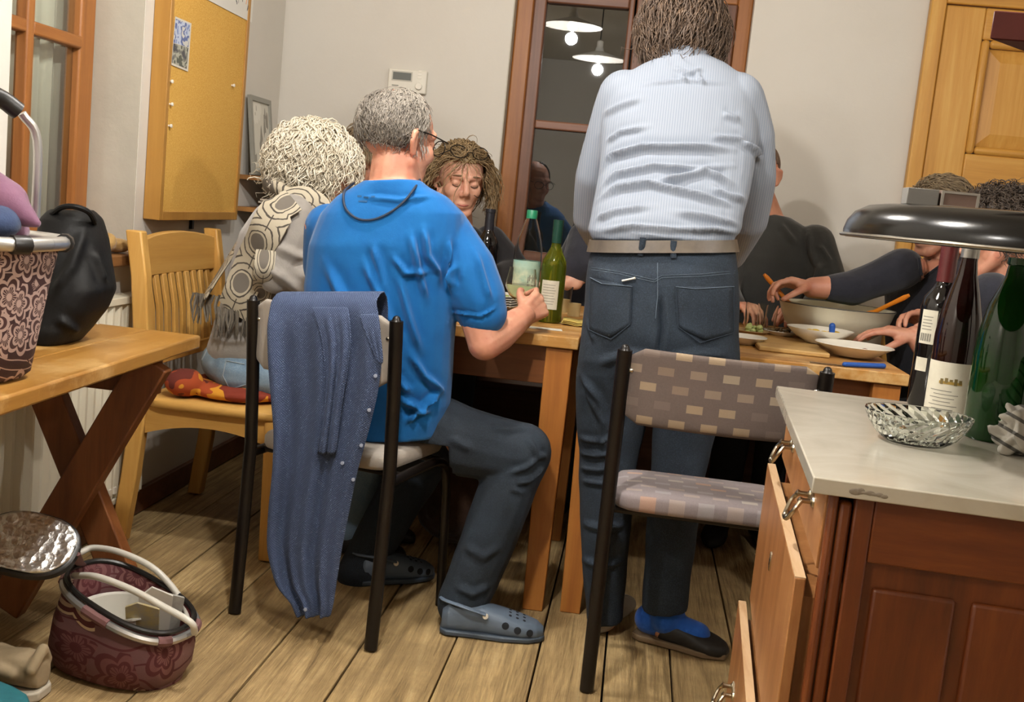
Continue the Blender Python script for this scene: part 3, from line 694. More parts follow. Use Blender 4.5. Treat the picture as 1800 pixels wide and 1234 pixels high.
# ---------------------------------------------------------------- people
def skin(name, a, b, red):
    t = NT(name); v = t.coord()
    c = t.mix(t.ramp(t.noise(v, 9, 4), [(.35, 0.), (.7, 1.)]), a, b)
    c = t.mix(t.ramp(t.noise(v, 24, 3), [(.52, 0.), (.7, .6)]), c, red)
    t.bump(t.noise(v, 260, 3), .15, .001); t.set(c, .5); t.b.inputs['Subsurface Weight'].default_value = .12
    t.b.inputs['Subsurface Radius'].default_value = (.01, .004, .002); return t.m
S_fair = skin('skin_fair', '#d29c82', '#dfb098', '#c98770'); S_red = skin('skin_ruddy', '#c0836a', '#d09a7e', '#b0654f'); S_tan = skin('skin_tan', '#b98264', '#c89578', '#a86c50')
def HM(C_, fw, up=(0, 0, 1), s=1):
    y = V(fw).normalized(); x = y.cross(V(up)).normalized(); z = x.cross(y)
    return Matrix.Translation(C_) @ Matrix((x, y, z)).transposed().to_4x4() @ Matrix.Scale(s, 4)
SK_C, SK_R = V((0, -.012, .03)), V((.077, .097, .085))
def head(bm, M):
    R3 = M.to_3x3(); T = lambda x, y, z: M @ V((x, y, z))
    sc = R3.col[0].length
    def E(c, r): ell(bm, M @ V(c), r, R3, 24)
    def K(a, b, r0, r1): cap(bm, T(*a), T(*b), r0*sc, r1*sc)
    E(SK_C, SK_R); E((0, .03, -.03), (.059, .06, .072)); E((0, .045, -.06), (.045, .045, .045))
    K((-.016, .066, -.098), (.016, .066, -.098), .017, .017)
    for s in (-1, 1):
        K((s*.054, .0, -.05), (s*.022, .062, -.094), .02, .018)
        K((s*.012, .082, .028), (s*.045, .066, .026), .013, .012)
        E((s*.033, .052, -.022), (.03, .03, .032))
        E((s*.031, .073, .006), (.0155, .012, .011))
        K((s*.010, .095, -.030), (s*.012, .09, -.032), .0085, .0075)
        K((s*.003, .087, -.060), (s*.021, .079, -.062), .0075, .005)
        K((s*.002, .085, -.071), (s*.018, .079, -.071), .008, .005)
        # ear: rim + lobe
        K((s*.079, -.012, .022), (s*.088, -.024, .014), .007, .007); K((s*.088, -.024, .014), (s*.087, -.026, -.008), .007, .006)
        K((s*.087, -.026, -.008), (s*.077, -.010, -.03), .006, .008); K((s*.077, -.008, -.028), (s*.079, -.012, .022), .006, .007)
        K((s*.080, -.016, -.005), (s*.078, -.012, .012), .007, .007)
    K((0, .085, .024), (0, .106, -.018), .0085, .012); E((0, .104, -.023), (.012, .012, .010))
    K((0, .09, -.034), (0, .086, -.05), .006, .006)
def hand(bm, wr, d, n, t, curl=(.5, .6, .5), s=1., spread=.12, thumb=(.5, .5), open_=(0, 0, 0, 0)):
    """palm + five bent fingers. d towards fingers, n palm side, t thumb side"""
    d = V(d).normalized(); t = (V(t)-d*V(t).dot(d)).normalized(); n0 = t.cross(d); n = n0 if n0.dot(V(n)) > 0 else -n0
    wr = V(wr); P = lambda a, b, c: wr + (d*a + t*b + n*c)*s
    chain(bm, [P(-.03, 0, 0), P(.005, .0, 0)], [.024*s, .024*s])
    for b0, b1 in ((.013, .03), (.006, .011), (-.006, -.009), (-.013, -.027)):
        cap(bm, P(.005, b0, 0), P(.083-abs(b1-.008)*.25, b1, 0), .0165*s, .0125*s)
    cap(bm, P(.01, .014, .006), P(.045, .026, .012), .018*s, .014*s)
    Ls = ((.040, .025, .020), (.045, .029, .022), (.041, .027, .021), (.032, .020, .018)); ob = (.031, .0105, -.0105, -.029)
    for i in range(4):
        p = P(.083-abs(ob[i]-.008)*.25, ob[i], 0); dd = (d + t*(spread*(1.5-i)*.6)).normalized(); ax = dd.cross(n).normalized(); r = (.0098, .0102, .0098, .0086)[i]*s
        for j in range(3):
            dd = Quaternion(ax, curl[j]*(1+.12*(i-1.5))-open_[i]*(j > 0)) @ dd
            q = p + dd*Ls[i][j]*s; cap(bm, p, q, r, r*.9); p = q; r *= .9
    p = P(.022, .022, .008); dd = (d*.75 + t*.75 + n*thumb[0]).normalized(); r = .0135*s
    for j, l in enumerate((.042, .034, .027)):
        q = p + dd*l*s; cap(bm, p, q, r, r*.88); p = q; r *= .86
        dd = (dd + (d*.3 - t*thumb[1] + n*.3)*(.7)).normalized()
def hair(name, M, m, par, n, keep, ln, amp, r, freq=2.2, lift=.0, fall=.6, crown=(0, -.35, .94), seed=1, steps=9, sk=1.04, flat=.6, noise=.25):
    g = np.random.default_rng(seed); bm = B(); R3 = M.to_3x3(); Ri = R3.inverted(); down = (Ri @ V((0, 0, -1))).normalized(); cr = V(crown).normalized(); made = 0; tries = 0
    Rs = SK_R*sk
    while made < n and tries < n*30:
        tries += 1; d = V(g.normal(size=3)).normalized()
        if not keep(d): continue
        made += 1; p = SK_C + V((d.x*Rs.x, d.y*Rs.y, d.z*Rs.z)); L_ = ln(d) if callable(ln) else ln; L_ *= g.uniform(.75, 1.15); st_ = L_/steps
        pts = []; dr_ = None; ph = g.uniform(0, 6.28); ph2 = g.uniform(0, 6.28); lf = lift*g.uniform(.6, 1.4); jit = V(g.normal(size=3))*noise
        for k in range(steps+1):
            q = p-SK_C; nn = V((q.x/Rs.x**2, q.y/Rs.y**2, q.z/Rs.z**2)).normalized()
            fl = (-cr + jit); fl = (fl - nn*fl.dot(nn))
            if fl.length < 1e-3: fl = V((0, -1, 0))
            fl.normalize(); dv = (fl*(1-fall)+down*fall*min(1, k/3+.3) + nn*lf*(1-k/steps)*2).normalized()
            dr_ = dv if dr_ is None else (dr_*.4+dv*.6).normalized()
            u = dr_.cross(nn); u = u.normalized() if u.length > 1e-4 else V((1, 0, 0)); aa = amp*min(1, k/2.5)
            pts.append(M @ (p + u*aa*math.sin(k*freq+ph) + nn*(aa*.8*math.cos(k*freq*1.1+ph2)+.004)))
            p = p + dr_*st_; q = p-SK_C; e = math.sqrt((q.x/Rs.x)**2+(q.y/Rs.y)**2+(q.z/Rs.z)**2)
            if e < 1: p = SK_C + q/e
        rr = [r*(1-.75*(k/steps)**2)*g.uniform(.9, 1.1) for k in range(steps+1)]
        tube(bm, pts, rr, 5, flat)
    return obj(name, bm, m, par, sharp=180)
def hair_mat(name, a, b, c, sc=60):
    t = NT(name); v = t.coord(); f = t.noise(v, sc, 4, .7); g_ = t.noise(v, 9, 3)
    t.bump(t.noise(v, 500, 2), .3, .001)
    return t.set(t.mix(t.ramp(g_, [(.4, 0.), (.65, .7)]), t.ramp(f, [(.35, a), (.65, b)]), c), .55)
H_white = hair_mat('white_hair', '#b9ae98', '#ddd5c3', '#c9bea6'); H_grey = hair_mat('grey_hair', '#453e36', '#7d756a', '#8d867b', 90); H_brown = hair_mat('brown_hair', '#3a2c23', '#6c5643', '#4d3c2f', 50)
H_dblond = hair_mat('dark_blond_hair', '#6e5a3e', '#a78d66', '#8d7654'); H_dark = hair_mat('dark_curly_hair', '#2c231d', '#54463a', '#43382f'); H_ash = hair_mat('ash_hair', '#5a4a38', '#8a7758', '#73624a')
cover = lambda d: not (d.y > .42 and d.z < .62) and d.z > -.75 and not (d.y > .1 and d.z < -.15)
def under(name, M, m, par, keep, sk=1.03):
    """close hair cap over the skull"""
    bm = B(); nu, nv = 40, 24; g = {}
    for i in range(nu):
        for j in range(nv+1):
            a = 2*math.pi*i/nu; b = math.pi*(j/nv-.5); b = max(-1.5, min(1.5, b)); d = V((math.cos(b)*math.cos(a), math.cos(b)*math.sin(a), math.sin(b))); g[i, j] = (bm.verts.new(M @ (SK_C+V((d.x*SK_R.x, d.y*SK_R.y, d.z*SK_R.z))*sk)), d)
    for i in range(nu):
        for j in range(nv):
            q = [g[i, j], g[(i+1) % nu, j], g[(i+1) % nu, j+1], g[i, j+1]]
            if all(keep(x[1]) for x in q): bm.faces.new([x[0] for x in q])
    bmesh.ops.delete(bm, geom=[v for v in bm.verts if not v.link_faces], context='VERTS')
    o = obj(name, bm, m, par, sharp=180); s = o.modifiers.new('s', 'SOLIDIFY'); s.thickness = .007; s.offset = 0; return o
def inner(secs, k=.86): return [(c, a*k, b*k, x) for c, a, b, x in secs]
def eyes(M, par, open_=False):
    for s in (-1, 1):
        bm = B(); R3 = M.to_3x3()
        tube(bm, [M @ V((s*(.031+e), .0835-abs(e)*.25-e*.12, -.001-.004*(1-(e/.013)**2))) for e in (-.013, -.007, 0, .007, .013)], .0016, 6); obj('eyelash', bm, M_lash, par)
        bm = B(); tube(bm, [M @ V((s*(.03+e), .0905-abs(e)*.3-e*.22, .029+.004*(1-(e/.02)**2))) for e in (-.018, -.009, 0, .009, .018)], [.0015, .003, .003, .0025, .001], 6); obj('eyebrow', bm, M_brow, par)
    bm = B(); tube(bm, [M @ V((e, .0915-abs(e)*.35, -.0655+.0015*(abs(e)/.02))) for e in (-.021, -.012, -.005, 0, .005, .012, .021)], [.001, .0038, .0052, .0048, .0052, .0038, .001], 8); obj('lips', bm, M_lip, par)
M_lash = plain('lash', '#4a352a', .6); M_brow = plain('brow', '#7a624a', .8); M_lip = plain('lip', '#b0675c', .4)
def denim(name, a, b, c):
    t = NT(name); v = t.coord()
    col = t.mix(t.ramp(t.noise(v, 7, 5), [(.4, 0.), (.7, 1.)]), a, b); col = t.mix(t.ramp(t.noise(v, 420, 2), [(.45, 0.), (.7, .5)]), col, c)
    t.bump(t.math('ADD', t.noise(v, 600, 2), t.math('MULTIPLY', t.noise(v, 60, 3), 2.)), .4, .0012); return t.set(col, .9)
J_dark = denim('dark_denim', '#141c25', '#1f2a36', '#344455'); J_p1 = denim('slate_denim', '#121a23', '#1a2530', '#2a3845'); J_light = denim('faded_denim', '#6f8ba3', '#8ea6b8', '#a9bac6'); J_black = denim('black_trousers', '#15161a', '#1c1e22', '#25272b')
def shoe(bm, heel, toe, w=.048, h=.075, z=0.0):
    heel, toe = V(heel), V(toe); d = (toe-heel); L_ = d.length; d.normalize(); x = d.cross(V((0, 0, 1))); secs = []
    for u, ww, hh in ((0, .55, .75), (.06, .8, 1), (.2, .86, 1.05), (.4, .85, .95), (.6, 1, .8), (.8, 1, .62), (.93, .75, .5), (1, .35, .35)):
        c = heel+d*(L_*u); hz = h*hh; ring = []
        for k in range(20):
            a = 2*math.pi*k/20; ring.append(c + x*(w*ww*math.copysign(abs(math.cos(a))**.75, math.cos(a))) + V((0, 0, z+.004+hz/2+hz/2*math.copysign(abs(math.sin(a))**.8, math.sin(a)))))
        secs.append(ring)
    rings(bm, secs)
# ======== 1. man in the blue T-shirt =======================================================
M_blue = cloth('blue_tshirt', '#0c5491', '#115f9d', 520, .22, .85, 10, .15)
p1 = thing('person', (-.6, 2.85, 0), 'seated person with short grey hair, blue T-shirt and dark jeans, seen from behind', 'person')
r1 = smooth_rows([(316, 642, 738, 0.060, 2.73), (330, 622, 755, 0.072, 2.74), (345, 596, 786, 0.085, 2.75), (375, 566, 818, 0.105, 2.76), (430, 545, 822, 0.125, 2.77), (500, 537, 806, 0.132, 2.78), (580, 538, 800, 0.132, 2.78), (650, 545, 795, 0.132, 2.79), (710, 556, 790, 0.132, 2.80), (762, 580, 778, 0.132, 2.81)])
t1 = rows(r1)
A_ = lambda x, y, Y: at(x, y, Y=Y)
H1 = HM(A_(699, 246, 2.79), (.62, .78, -.12), s=1.06)
bm = B(); head(bm, H1); loft(bm, inner(t1, .85)); cap(bm, A_(693, 285, 2.77), A_(690, 345, 2.77), .058, .066)
sh, el, wr = A_(794, 415, 2.78), A_(852, 604, 2.76), A_(921, 556, 2.92)
chain(bm, [sh, el], [.047, .043]); chain(bm, [el, el.lerp(wr, .35), wr], [.044, .046, .031])
hand(bm, wr, (A_(962, 526, 3.0)-wr), (-.7, .3, -.4), (-.2, .3, .9), (.75, .9, .7), .98, thumb=(.5, .6))
shL = A_(572, 402, 2.81); elL = V((-.764, 2.95, .855)); wrL = V((-.56, 3.04, .822))
chain(bm, [shL, elL, wrL], [.055, .043, .03]); hand(bm, wrL, (V((-.49, 3.06, .812))-wrL), (0, 0, -1), (.1, 1, .2), (.35, .4, .3), .95)
hip, kn, an = A_(700, 752, 2.81), A_(915, 797, 2.85), A_(818, 1062, 2.78)
hipL, knL, anL = A_(630, 756, 2.86), A_(745, 800, 3.2), A_(628, 1010, 3.02)
chain(bm, [hip, kn, an], [.08, .05, .04]); chain(bm, [hipL, knL, anL], [.08, .05, .04])
def eye_dent(me): pass
TAi = Matrix.Rotation(.27, 4, 'Z') @ Matrix.Translation((.925, -2.655, 0))
def on_seat(p, m=.06):
    q = TAi @ V(p); return -m < q.x < .40+m and .0 < q.y < .41 and q.z > .375
b1 = blob('body', bm, S_red, p1, .0042, 3, .5, lambda me: above(me, .4885, on_seat))
bm = B(); loft(bm, t1); chain(bm, [A_(786, 408, 2.78), A_(820, 474, 2.77), A_(838, 520, 2.77), A_(846, 548, 2.77)], [.066, .076, .072, .064])
chain(bm, [A_(580, 402, 2.81), A_(576, 470, 2.88), A_(600, 515, 2.95)], [.066, .066, .058])
def f1(me):
    fold1(me); above(me, .4865, on_seat)
def fold1(me):
    ripple(me, .0035, 16, (1, .4, .5), 3)
    folds(me, [([(722, 410), (735, 470), (750, 530)], .009, 0.0139), ([(745, 400), (752, 450), (775, 485)], .009, 0.0139), ([(690, 450), (712, 480), (760, 478)], .008, 0.0109), ([(640, 460), (668, 520), (690, 580)], .012, 0.0124), ([(700, 480), (720, 560), (740, 620)], .01, 0.0109), ([(570, 460), (610, 540), (650, 600), (672, 650)], .014, 0.0124), ([(655, 430), (680, 520)], .01, 0.0093),
      ([(790, 420), (788, 470), (796, 520)], .008, 0.0124), ([(835, 440), (850, 490), (862, 530)], .01, 0.0078), ([(800, 465), (792, 485), (800, 505)], .007, 0.0124),
      ([(720, 620), (745, 660), (782, 690)], .01, 0.0124), ([(700, 700), (740, 720), (775, 690)], .009, 0.0155), ([(715, 742), (735, 725), (760, 722)], .008, 0.0155), ([(690, 660), (720, 690)], .01, 0.0124), ([(640, 346), (700, 352), (760, 345)], .006, 0.0062), ([(790, 548), (845, 556), (872, 540)], .004, 0.0078)])
s1 = blob('tshirt', bm, M_blue, p1, .0055, 5, 0, f1)
bm = B(); chain(bm, [hip+V((-.02, .02, .03)), hip.lerp(kn, .5), kn, kn.lerp(an, .12), kn.lerp(an, .55), an+V((0, 0, .03)), an+V((-.01, -.002, -.0))], [.10, .094, .082, .078, .074, .067, .066])
chain(bm, [hipL+V((0, 0, .02)), knL, anL], [.10, .082, .06]); ell(bm, (hip+hipL)/2+V((0, .01, .0)), (.17, .13, .09))
def fj1(me):
    fold2(me); above(me, .4872, on_seat)
def fold2(me):
    ripple(me, .003, 18, (1, 1, 1), 5)
    folds(me, [([(930, 770), (945, 800), (962, 805)], .008, .008), ([(905, 850), (930, 845), (960, 820)], .008, .008), ([(895, 832), (925, 822), (955, 800)], .007, .007), ([(860, 750), (890, 756), (930, 752)], .01, .006), ([(900, 858), (920, 868)], .008, .006), ([(790, 770), (830, 790)], .012, .006), ([(815, 960), (850, 980), (880, 960)], .012, .006), ([(800, 1030), (830, 1045), (862, 1030)], .01, .007)])
blob('jeans', bm, J_p1, p1, .0065, 5, 0, fj1)
# clogs
M_clog = plain('grey_blue_clog', '#5a6878', .55, var='#4f5d6c', vs=6, bump=.1); M_hole = plain('clog_hole', '#10141a', .9)
def clog(heel, toe, par):
    heel, toe = V(heel), V(toe); d = (toe-heel).normalized(); x = d.cross(V((0, 0, 1))); bm = B(); shoe(bm, heel, toe, .052, .082)
    o = blob('clog', bm, M_clog, par, .004, 3); Lh = (toe-heel).length
    bm = B(); R = []
    for u, ww in ((-.01, .5), (.05, .85), (.3, .9), (.6, 1.06), (.85, .95), (.97, .6), (1.01, .3)): R.append([heel+d*(Lh*u)+x*(.054*ww*i)+V((0, 0, z)) for i, z in ((-1, .002), (1, .002), (1.02, .016), (-1.02, .016))])
    rings(bm, R); obj('sole', bm, plain('clog_sole', '#3c4753', .6), o, bev=.004)
    tr = bvh(o.data)
    for u, sx_, z in [(.62, 1, .045), (.74, 1, .036), (.86, 1, .03)]+[(.66+.07*i, .45-.4*j, .2) for i in range(3) for j in range(3)]:
        if z < .1:
            h = tr.ray_cast(heel+d*(Lh*u)+x*.2+V((0, 0, z)), -x); rr = .0095
        else:
            h = tr.ray_cast(heel+d*(Lh*u)+x*(.05*sx_)+V((0, 0, z)), V((0, 0, -1))); rr = .0042
        if h[0] is None: continue
        obj('hole', lathe(B(), [(rr*.9, -.002), (rr, .0004), (rr*.8, .0009)], h[0], 12, h[1]), M_hole, o)
    bm = B(); tube(bm, spline([heel+d*(Lh*.42)+x*.05+V((0, 0, .07)), heel+d*(Lh*.2)+x*.05+V((0, 0, .085)), heel-d*.004+V((0, 0, .085)), heel+d*(Lh*.2)-x*.05+V((0, 0, .085)), heel+d*(Lh*.42)-x*.05+V((0, 0, .07))], 4), .009, 8, .45); obj('heel_strap', bm, M_clog, o)
    obj('strap_rivet', lathe(B(), [(.008, 0), (.007, .004), (.001, .005)], heel+d*(Lh*.42)+x*.051+V((0, 0, .066)), 12, x), M_white, o)
clog(A_(766, 1112, 2.74)*V((1, 1, 0)) if False else V((-.40, 2.745, .0)), V((-.135, 2.775, .0)), p1)
clog(V((-.70, 3.0, 0)), V((-.50, 3.14, 0)), p1)
# belt glimpse, cord, glasses, hair
keep1 = lambda d: d.y < .35 and d.z > -.62 and not (V((d.x+.22, (d.y+.22)*.9, d.z-.95)).length < .52) and not (d.y > -.05 and d.z < -.2)
under('hair', H1, H_grey, p1, keep1, 1.03)
hair('hair_strands', H1, H_grey, p1, 900, keep1, lambda d: .04 if d.z > -.2 else .02, .0015, .0016, 1.2, .0, .3, crown=(-.18, .15, .97), seed=4, steps=6, sk=1.045, noise=.5)
bd1 = hair('beard', H1, plain('white_stubble', '#b4aca2', .8), p1, 160, lambda d: d.y > .1 and d.z < -.35 and abs(d.x) > .35, .02, .001, .0016, 1.5, .2, .8, seed=5, steps=4, sk=1.0); bd1['kind'] = 'stuff'
bm = B(); P = lambda x, y, z: H1 @ V((x, y, z))
for s in (-1, 1): tube(bm, [P(s*.088, -.03, .0), P(s*.086, -.02, .022), P(s*.083, .03, .022), P(s*.07, .098, .016)], .0018, 6)
for s in (-1, 1): tube(bm, [P(s*.034+.026*math.cos(a), .108-abs(s*.034+.026*math.cos(a))*.15, .003+.019*math.sin(a)) for a in [2*math.pi*k/20 for k in range(21)]], .0014, 6)
tube(bm, [P(-.009, .112, .006), P(0, .114, .009), P(.009, .112, .006)], .0015, 6)
M_wire = plain('dark_glasses_wire', '#22201f', .3, .6); obj('glasses', bm, M_wire, p1)
tr = bvh(s1.data); pts = []
for q in ((738, 316), (728, 332), (712, 350), (690, 372), (660, 386), (632, 386), (612, 372), (606, 355), (608, 338), (622, 322)):
    h = cast(tr, *q); pts.append((h[0]+h[1]*.005) if h else A_(q[0], q[1], 2.76))
bm = B(); tube(bm, spline(pts, 4), .0032, 8); obj('glasses_cord', bm, plain('dark_cord', '#17253a', .7), p1)
# small print under the collar
for k, (x, y, w_) in enumerate(((632, 345, 8), (644, 347, 10), (656, 346, 7), (638, 354, 16))):
    h = cast(tr, x, y)
    if h:
        n_ = h[1]; xx = V((1, 0, 0)); xx = (xx-n_*xx.dot(n_)).normalized(); zz = n_.cross(xx); bm = B(); c_ = h[0]+n_*.0004; q = w_/1400
        rings(bm, [[c_+xx*i*q+zz*j*.0022+n_*e for i, j in ((-1, -1), (1, -1), (1, 1), (-1, 1))] for e in (0, .0006)]); obj('collar_print', bm, plain('dark_blue_print', '#14466f', .8), s1, smooth=False)
# ======== 2. standing man in the striped shirt ================================================
t = NT('striped_shirt'); v = t.coord(); sx = t.n('ShaderNodeSeparateXYZ'); t.l(v, sx.inputs[0])
stp = t.math('SINE', t.math('MULTIPLY', sx.outputs[0], 2*math.pi/.0065))
t.bump(t.noise(v, 60, 4), .15, .002)
M_shirt = t.set(t.mix(t.math('MULTIPLY', t.math('GREATER_THAN', stp, .25), .55), '#8b919a', '#6b788c'), .85)
p2 = thing('person', (.1, 2.8, 0), 'standing person bending over the table in a striped white shirt and blue jeans', 'person')
r2 = smooth_rows([(96, 1165, 1240, .05, 3.05), (112, 1128, 1275, .07, 3.06), (134, 1092, 1306, .09, 3.06), (168, 1066, 1326, .112, 3.05), (220, 1056, 1332, .13, 3.03), (280, 1052, 1330, .135, 2.99), (340, 1046, 1318, .135, 2.93), (380, 1040, 1308, .135, 2.88), (404, 1034, 1306, .135, 2.86), (421, 1042, 1291, .117, 2.845)])
t2 = rows(r2)
H2 = HM(A_(1199, 66, 3.12), (.03, .80, -.6), s=1.06)
bm = B(); head(bm, H2); loft(bm, inner(t2, .84)); cap(bm, A_(1200, 85, 3.1), A_(1196, 150, 3.04), .06, .07)
aL = [A_(1090, 172, 3.05), A_(1046, 300, 3.12), A_(1040, 380, 3.22), A_(1085, 470, 3.46)]; aR = [A_(1304, 180, 3.05), A_(1330, 300, 3.12), A_(1312, 395, 3.22), A_(1240, 480, 3.46)]
chain(bm, aL, [.055, .05, .042, .03]); chain(bm, aR, [.055, .05, .042, .03])
hand(bm, aL[3], (.35, .75, -.45), (.6, 0, -.6), (.6, .3, .6), (.6, .7, .5), 1.); hand(bm, aR[3], (-.35, .75, -.45), (-.6, 0, -.6), (-.6, .3, .6), (.6, .7, .5), 1.)
lL = [A_(1088, 590, 2.82), A_(1066, 830, 2.875), A_(1060, 1085, 2.90)]; lR = [A_(1232, 590, 2.82), A_(1185, 850, 2.87), A_(1170, 1100, 2.875)]
chain(bm, lL, [.085, .052, .04]); chain(bm, lR, [.085, .052, .04])
blob('body', bm, S_tan, p2, .0045, 3, .5)
bm = B(); loft(bm, t2); ell(bm, (t2[-1][0]+t2[-2][0])/2+V((0, .005, .008)), (t2[-1][1]*1.03, .138, .028))
chain(bm, [A_(1098, 168, 3.05), A_(1070, 235, 3.08), A_(1046, 310, 3.12), A_(1040, 380, 3.2), A_(1062, 430, 3.36)], [.07, .062, .056, .056, .046])
chain(bm, [A_(1296, 174, 3.05), A_(1318, 240, 3.08), A_(1326, 310, 3.12), A_(1316, 385, 3.2), A_(1285, 445, 3.36)], [.07, .066, .06, .058, .048])
def f2(me):
    ripple(me, .003, 14, (.5, .4, 1), 8)
    folds(me, [([(1066, 250), (1090, 232), (1140, 222)], .008, 0.0095), ([(1056, 300), (1080, 272), (1130, 258), (1220, 258), (1290, 262)], .009, 0.0162), ([(1300, 248), (1326, 262), (1336, 285)], .008, 0.0135), ([(1250, 240), (1310, 245)], .008, 0.0095),
      ([(1055, 330), (1085, 306), (1150, 292), (1210, 296), (1290, 292)], .008, 0.0135), ([(1150, 318), (1195, 312), (1240, 300), (1285, 320)], .009, 0.0149), ([(1050, 352), (1090, 330), (1140, 322), (1220, 342), (1300, 362)], .009, 0.0162), ([(1250, 330), (1280, 345), (1310, 350)], .01, 0.0121),
      ([(1048, 385), (1080, 372), (1150, 362)], .009, 0.0108), ([(1180, 372), (1240, 380), (1300, 395)], .01, 0.0108), ([(1050, 405), (1110, 398), (1180, 404), (1260, 402), (1300, 410)], .008, 0.0121), ([(1062, 200), (1090, 185), (1130, 172)], .01, 0.0081), ([(1185, 118), (1210, 128), (1235, 120)], .006, 0.0068), ([(1196, 128), (1206, 146)], .006, 0.0081), ([(1225, 125), (1236, 150)], .006, 0.0081), ([(1270, 200), (1300, 210)], .01, 0.0081), ([(1120, 150), (1200, 140), (1280, 148)], .006, 0.0054)])
s2 = blob('shirt', bm, M_shirt, p2, .0058, 5, 0, f2)
bm = B(); tube(bm, [t2[0][0]+V((math.cos(a)*.068, math.sin(a)*.058+.012, -.012-.018*math.sin(a))) for a in [2*math.pi*k/24 for k in range(25)]], .017, 10, .4, V((1, 0, 0))); obj('collar', bm, M_shirt, s2)
# jeans
rj = smooth_rows([(424, 1044, 1289, 0.105, 2.825), (445, 1036, 1293, 0.118, 2.825), (480, 1031, 1297, 0.128, 2.820), (530, 1028, 1300, 0.128, 2.815), (580, 1022, 1300, 0.128, 2.815), (628, 1016, 1300, 0.128, 2.820), (655, 1016, 1298, 0.110, 2.825)])
bm = B(); loft(bm, rows(rj), ex=2.5)
def leg(rs): loft(bm, rows(smooth_rows(rs)), ex=2.1)
leg([(600, 1024, 1160, 0.108, 2.822), (650, 1014, 1152, 0.105, 2.829), (720, 1012, 1142, 0.085, 2.859), (790, 1016, 1125, 0.074, 2.877), (860, 1018, 1115, 0.074, 2.877), (940, 1020, 1108, 0.074, 2.877), (1030, 1026, 1100, 0.068, 2.897), (1090, 1032, 1096, 0.062, 2.907)])
leg([(600, 1152, 1298, 0.108, 2.822), (650, 1154, 1294, 0.105, 2.829), (720, 1150, 1272, 0.085, 2.854), (790, 1146, 1250, 0.074, 2.867), (860, 1140, 1236, 0.074, 2.867), (960, 1134, 1222, 0.074, 2.867), (1070, 1128, 1208, 0.068, 2.867)])
def fj2(me):
    ripple(me, .003, 16, (.6, .6, 1), 9)
    folds(me, [([(1020, 660), (1050, 700), (1075, 770)], .012, .008), ([(1030, 690), (1058, 740), (1062, 800)], .01, .008), ([(1018, 770), (1050, 776), (1080, 768)], .008, .007), ([(1018, 796), (1050, 800), (1085, 794)], .008, .009), ([(1020, 822), (1050, 826), (1090, 818)], .008, .008), ([(1020, 845), (1060, 850), (1090, 846)], .008, .008), ([(1050, 640), (1100, 622), (1160, 632)], .012, .006), ([(1150, 640), (1220, 622), (1280, 625)], .012, .006), ([(1040, 470), (1080, 500), (1060, 560)], .02, .004), ([(1030, 560), (1045, 600)], .008, .005), ([(1022, 920), (1060, 930), (1100, 922)], .01, .007), ([(1022, 985), (1060, 995), (1098, 985)], .01, .007), ([(1160, 512), (1164, 580), (1158, 625)], .008, -.012)])
j2 = blob('jeans', bm, J_dark, p2, .006, 4, 0, fj2)
tr = bvh(j2.data)
M_belt = plain('belt_leather', '#5d5347', .45, var='#4a4138', vs=18, bump=.2); M_seam = plain('seam_thread', '#4d5964', .8); M_seamd = plain('seam_dark', '#1d2833', .9)
bt, bb = rows([(421, 1040, 1291, .116, 2.825)])[0], rows([(442, 1035, 1295, .122, 2.825)])[0]
bm = B(); R = []
for (c, a, b, x), e in ((bt, .002), (bt, .006), (bb, .006), (bb, .002)):
    x = x.normalized(); f_ = V((0, 1, 0)); f_ = (f_-x*x.y).normalized(); ring = []
    for k in range(48):
        tt_ = 2*math.pi*k/48; ct, sn = math.cos(tt_), math.sin(tt_); ring.append(c+x*((a+e)*math.copysign(abs(ct)**.8, ct))+f_*((b+e)*math.copysign(abs(sn)**.8, sn)))
    R.append(ring)
R.append(R[0]); bmr = [[bm.verts.new(p) for p in r] for r in R[:4]]; bmr.append(bmr[0])
for a, b in zip(bmr, bmr[1:]):
    for i in range(48): bm.faces.new((a[i], a[(i+1) % 48], b[(i+1) % 48], b[i]))
obj('belt', bm, M_belt, p2)
def on(tr_, pts, off, k=4):
    o = []
    for a, b in zip(pts, pts[1:]):
        for i in range(k):
            h = cast(tr_, a[0]+(b[0]-a[0])*i/k, a[1]+(b[1]-a[1])*i/k)
            if h: o.append(h[0]+h[1]*off)
    h = cast(tr_, *pts[-1])
    if h: o.append(h[0]+h[1]*off)
    return o
for a, b in (((1130, 420), (1126, 450)), ((1184, 424), (1184, 454))):
    hb = A_(*a, 2.725); he = on(tr, [b], .004)
    hb = V((hb.x, bt[0].y-.124, bt[0].z+.002)); bm = B(); tube(bm, [hb, hb+V((0, -.0, -.02)), he[0] if he else hb-V((0, 0, .05))], .0075, 8, .4, V((0, 1, 0))); obj('belt_loop', bm, J_dark, j2)
def seam(nm, pts, m, r=.0011, off=.0005):
    q = on(tr, pts, off)
    if len(q) > 2: bm = B(); tube(bm, q, r, 6, .6); obj(nm, bm, m, j2)
seam('yoke_seam', [(1040, 470), (1090, 478), (1150, 492), (1164, 484), (1230, 482), (1292, 476)], M_seam); seam('yoke_seam', [(1040, 474), (1090, 482), (1150, 496), (1164, 488), (1230, 486), (1292, 480)], M_seam)
seam('centre_seam', [(1156, 462), (1156, 520), (1152, 560)], M_seam)
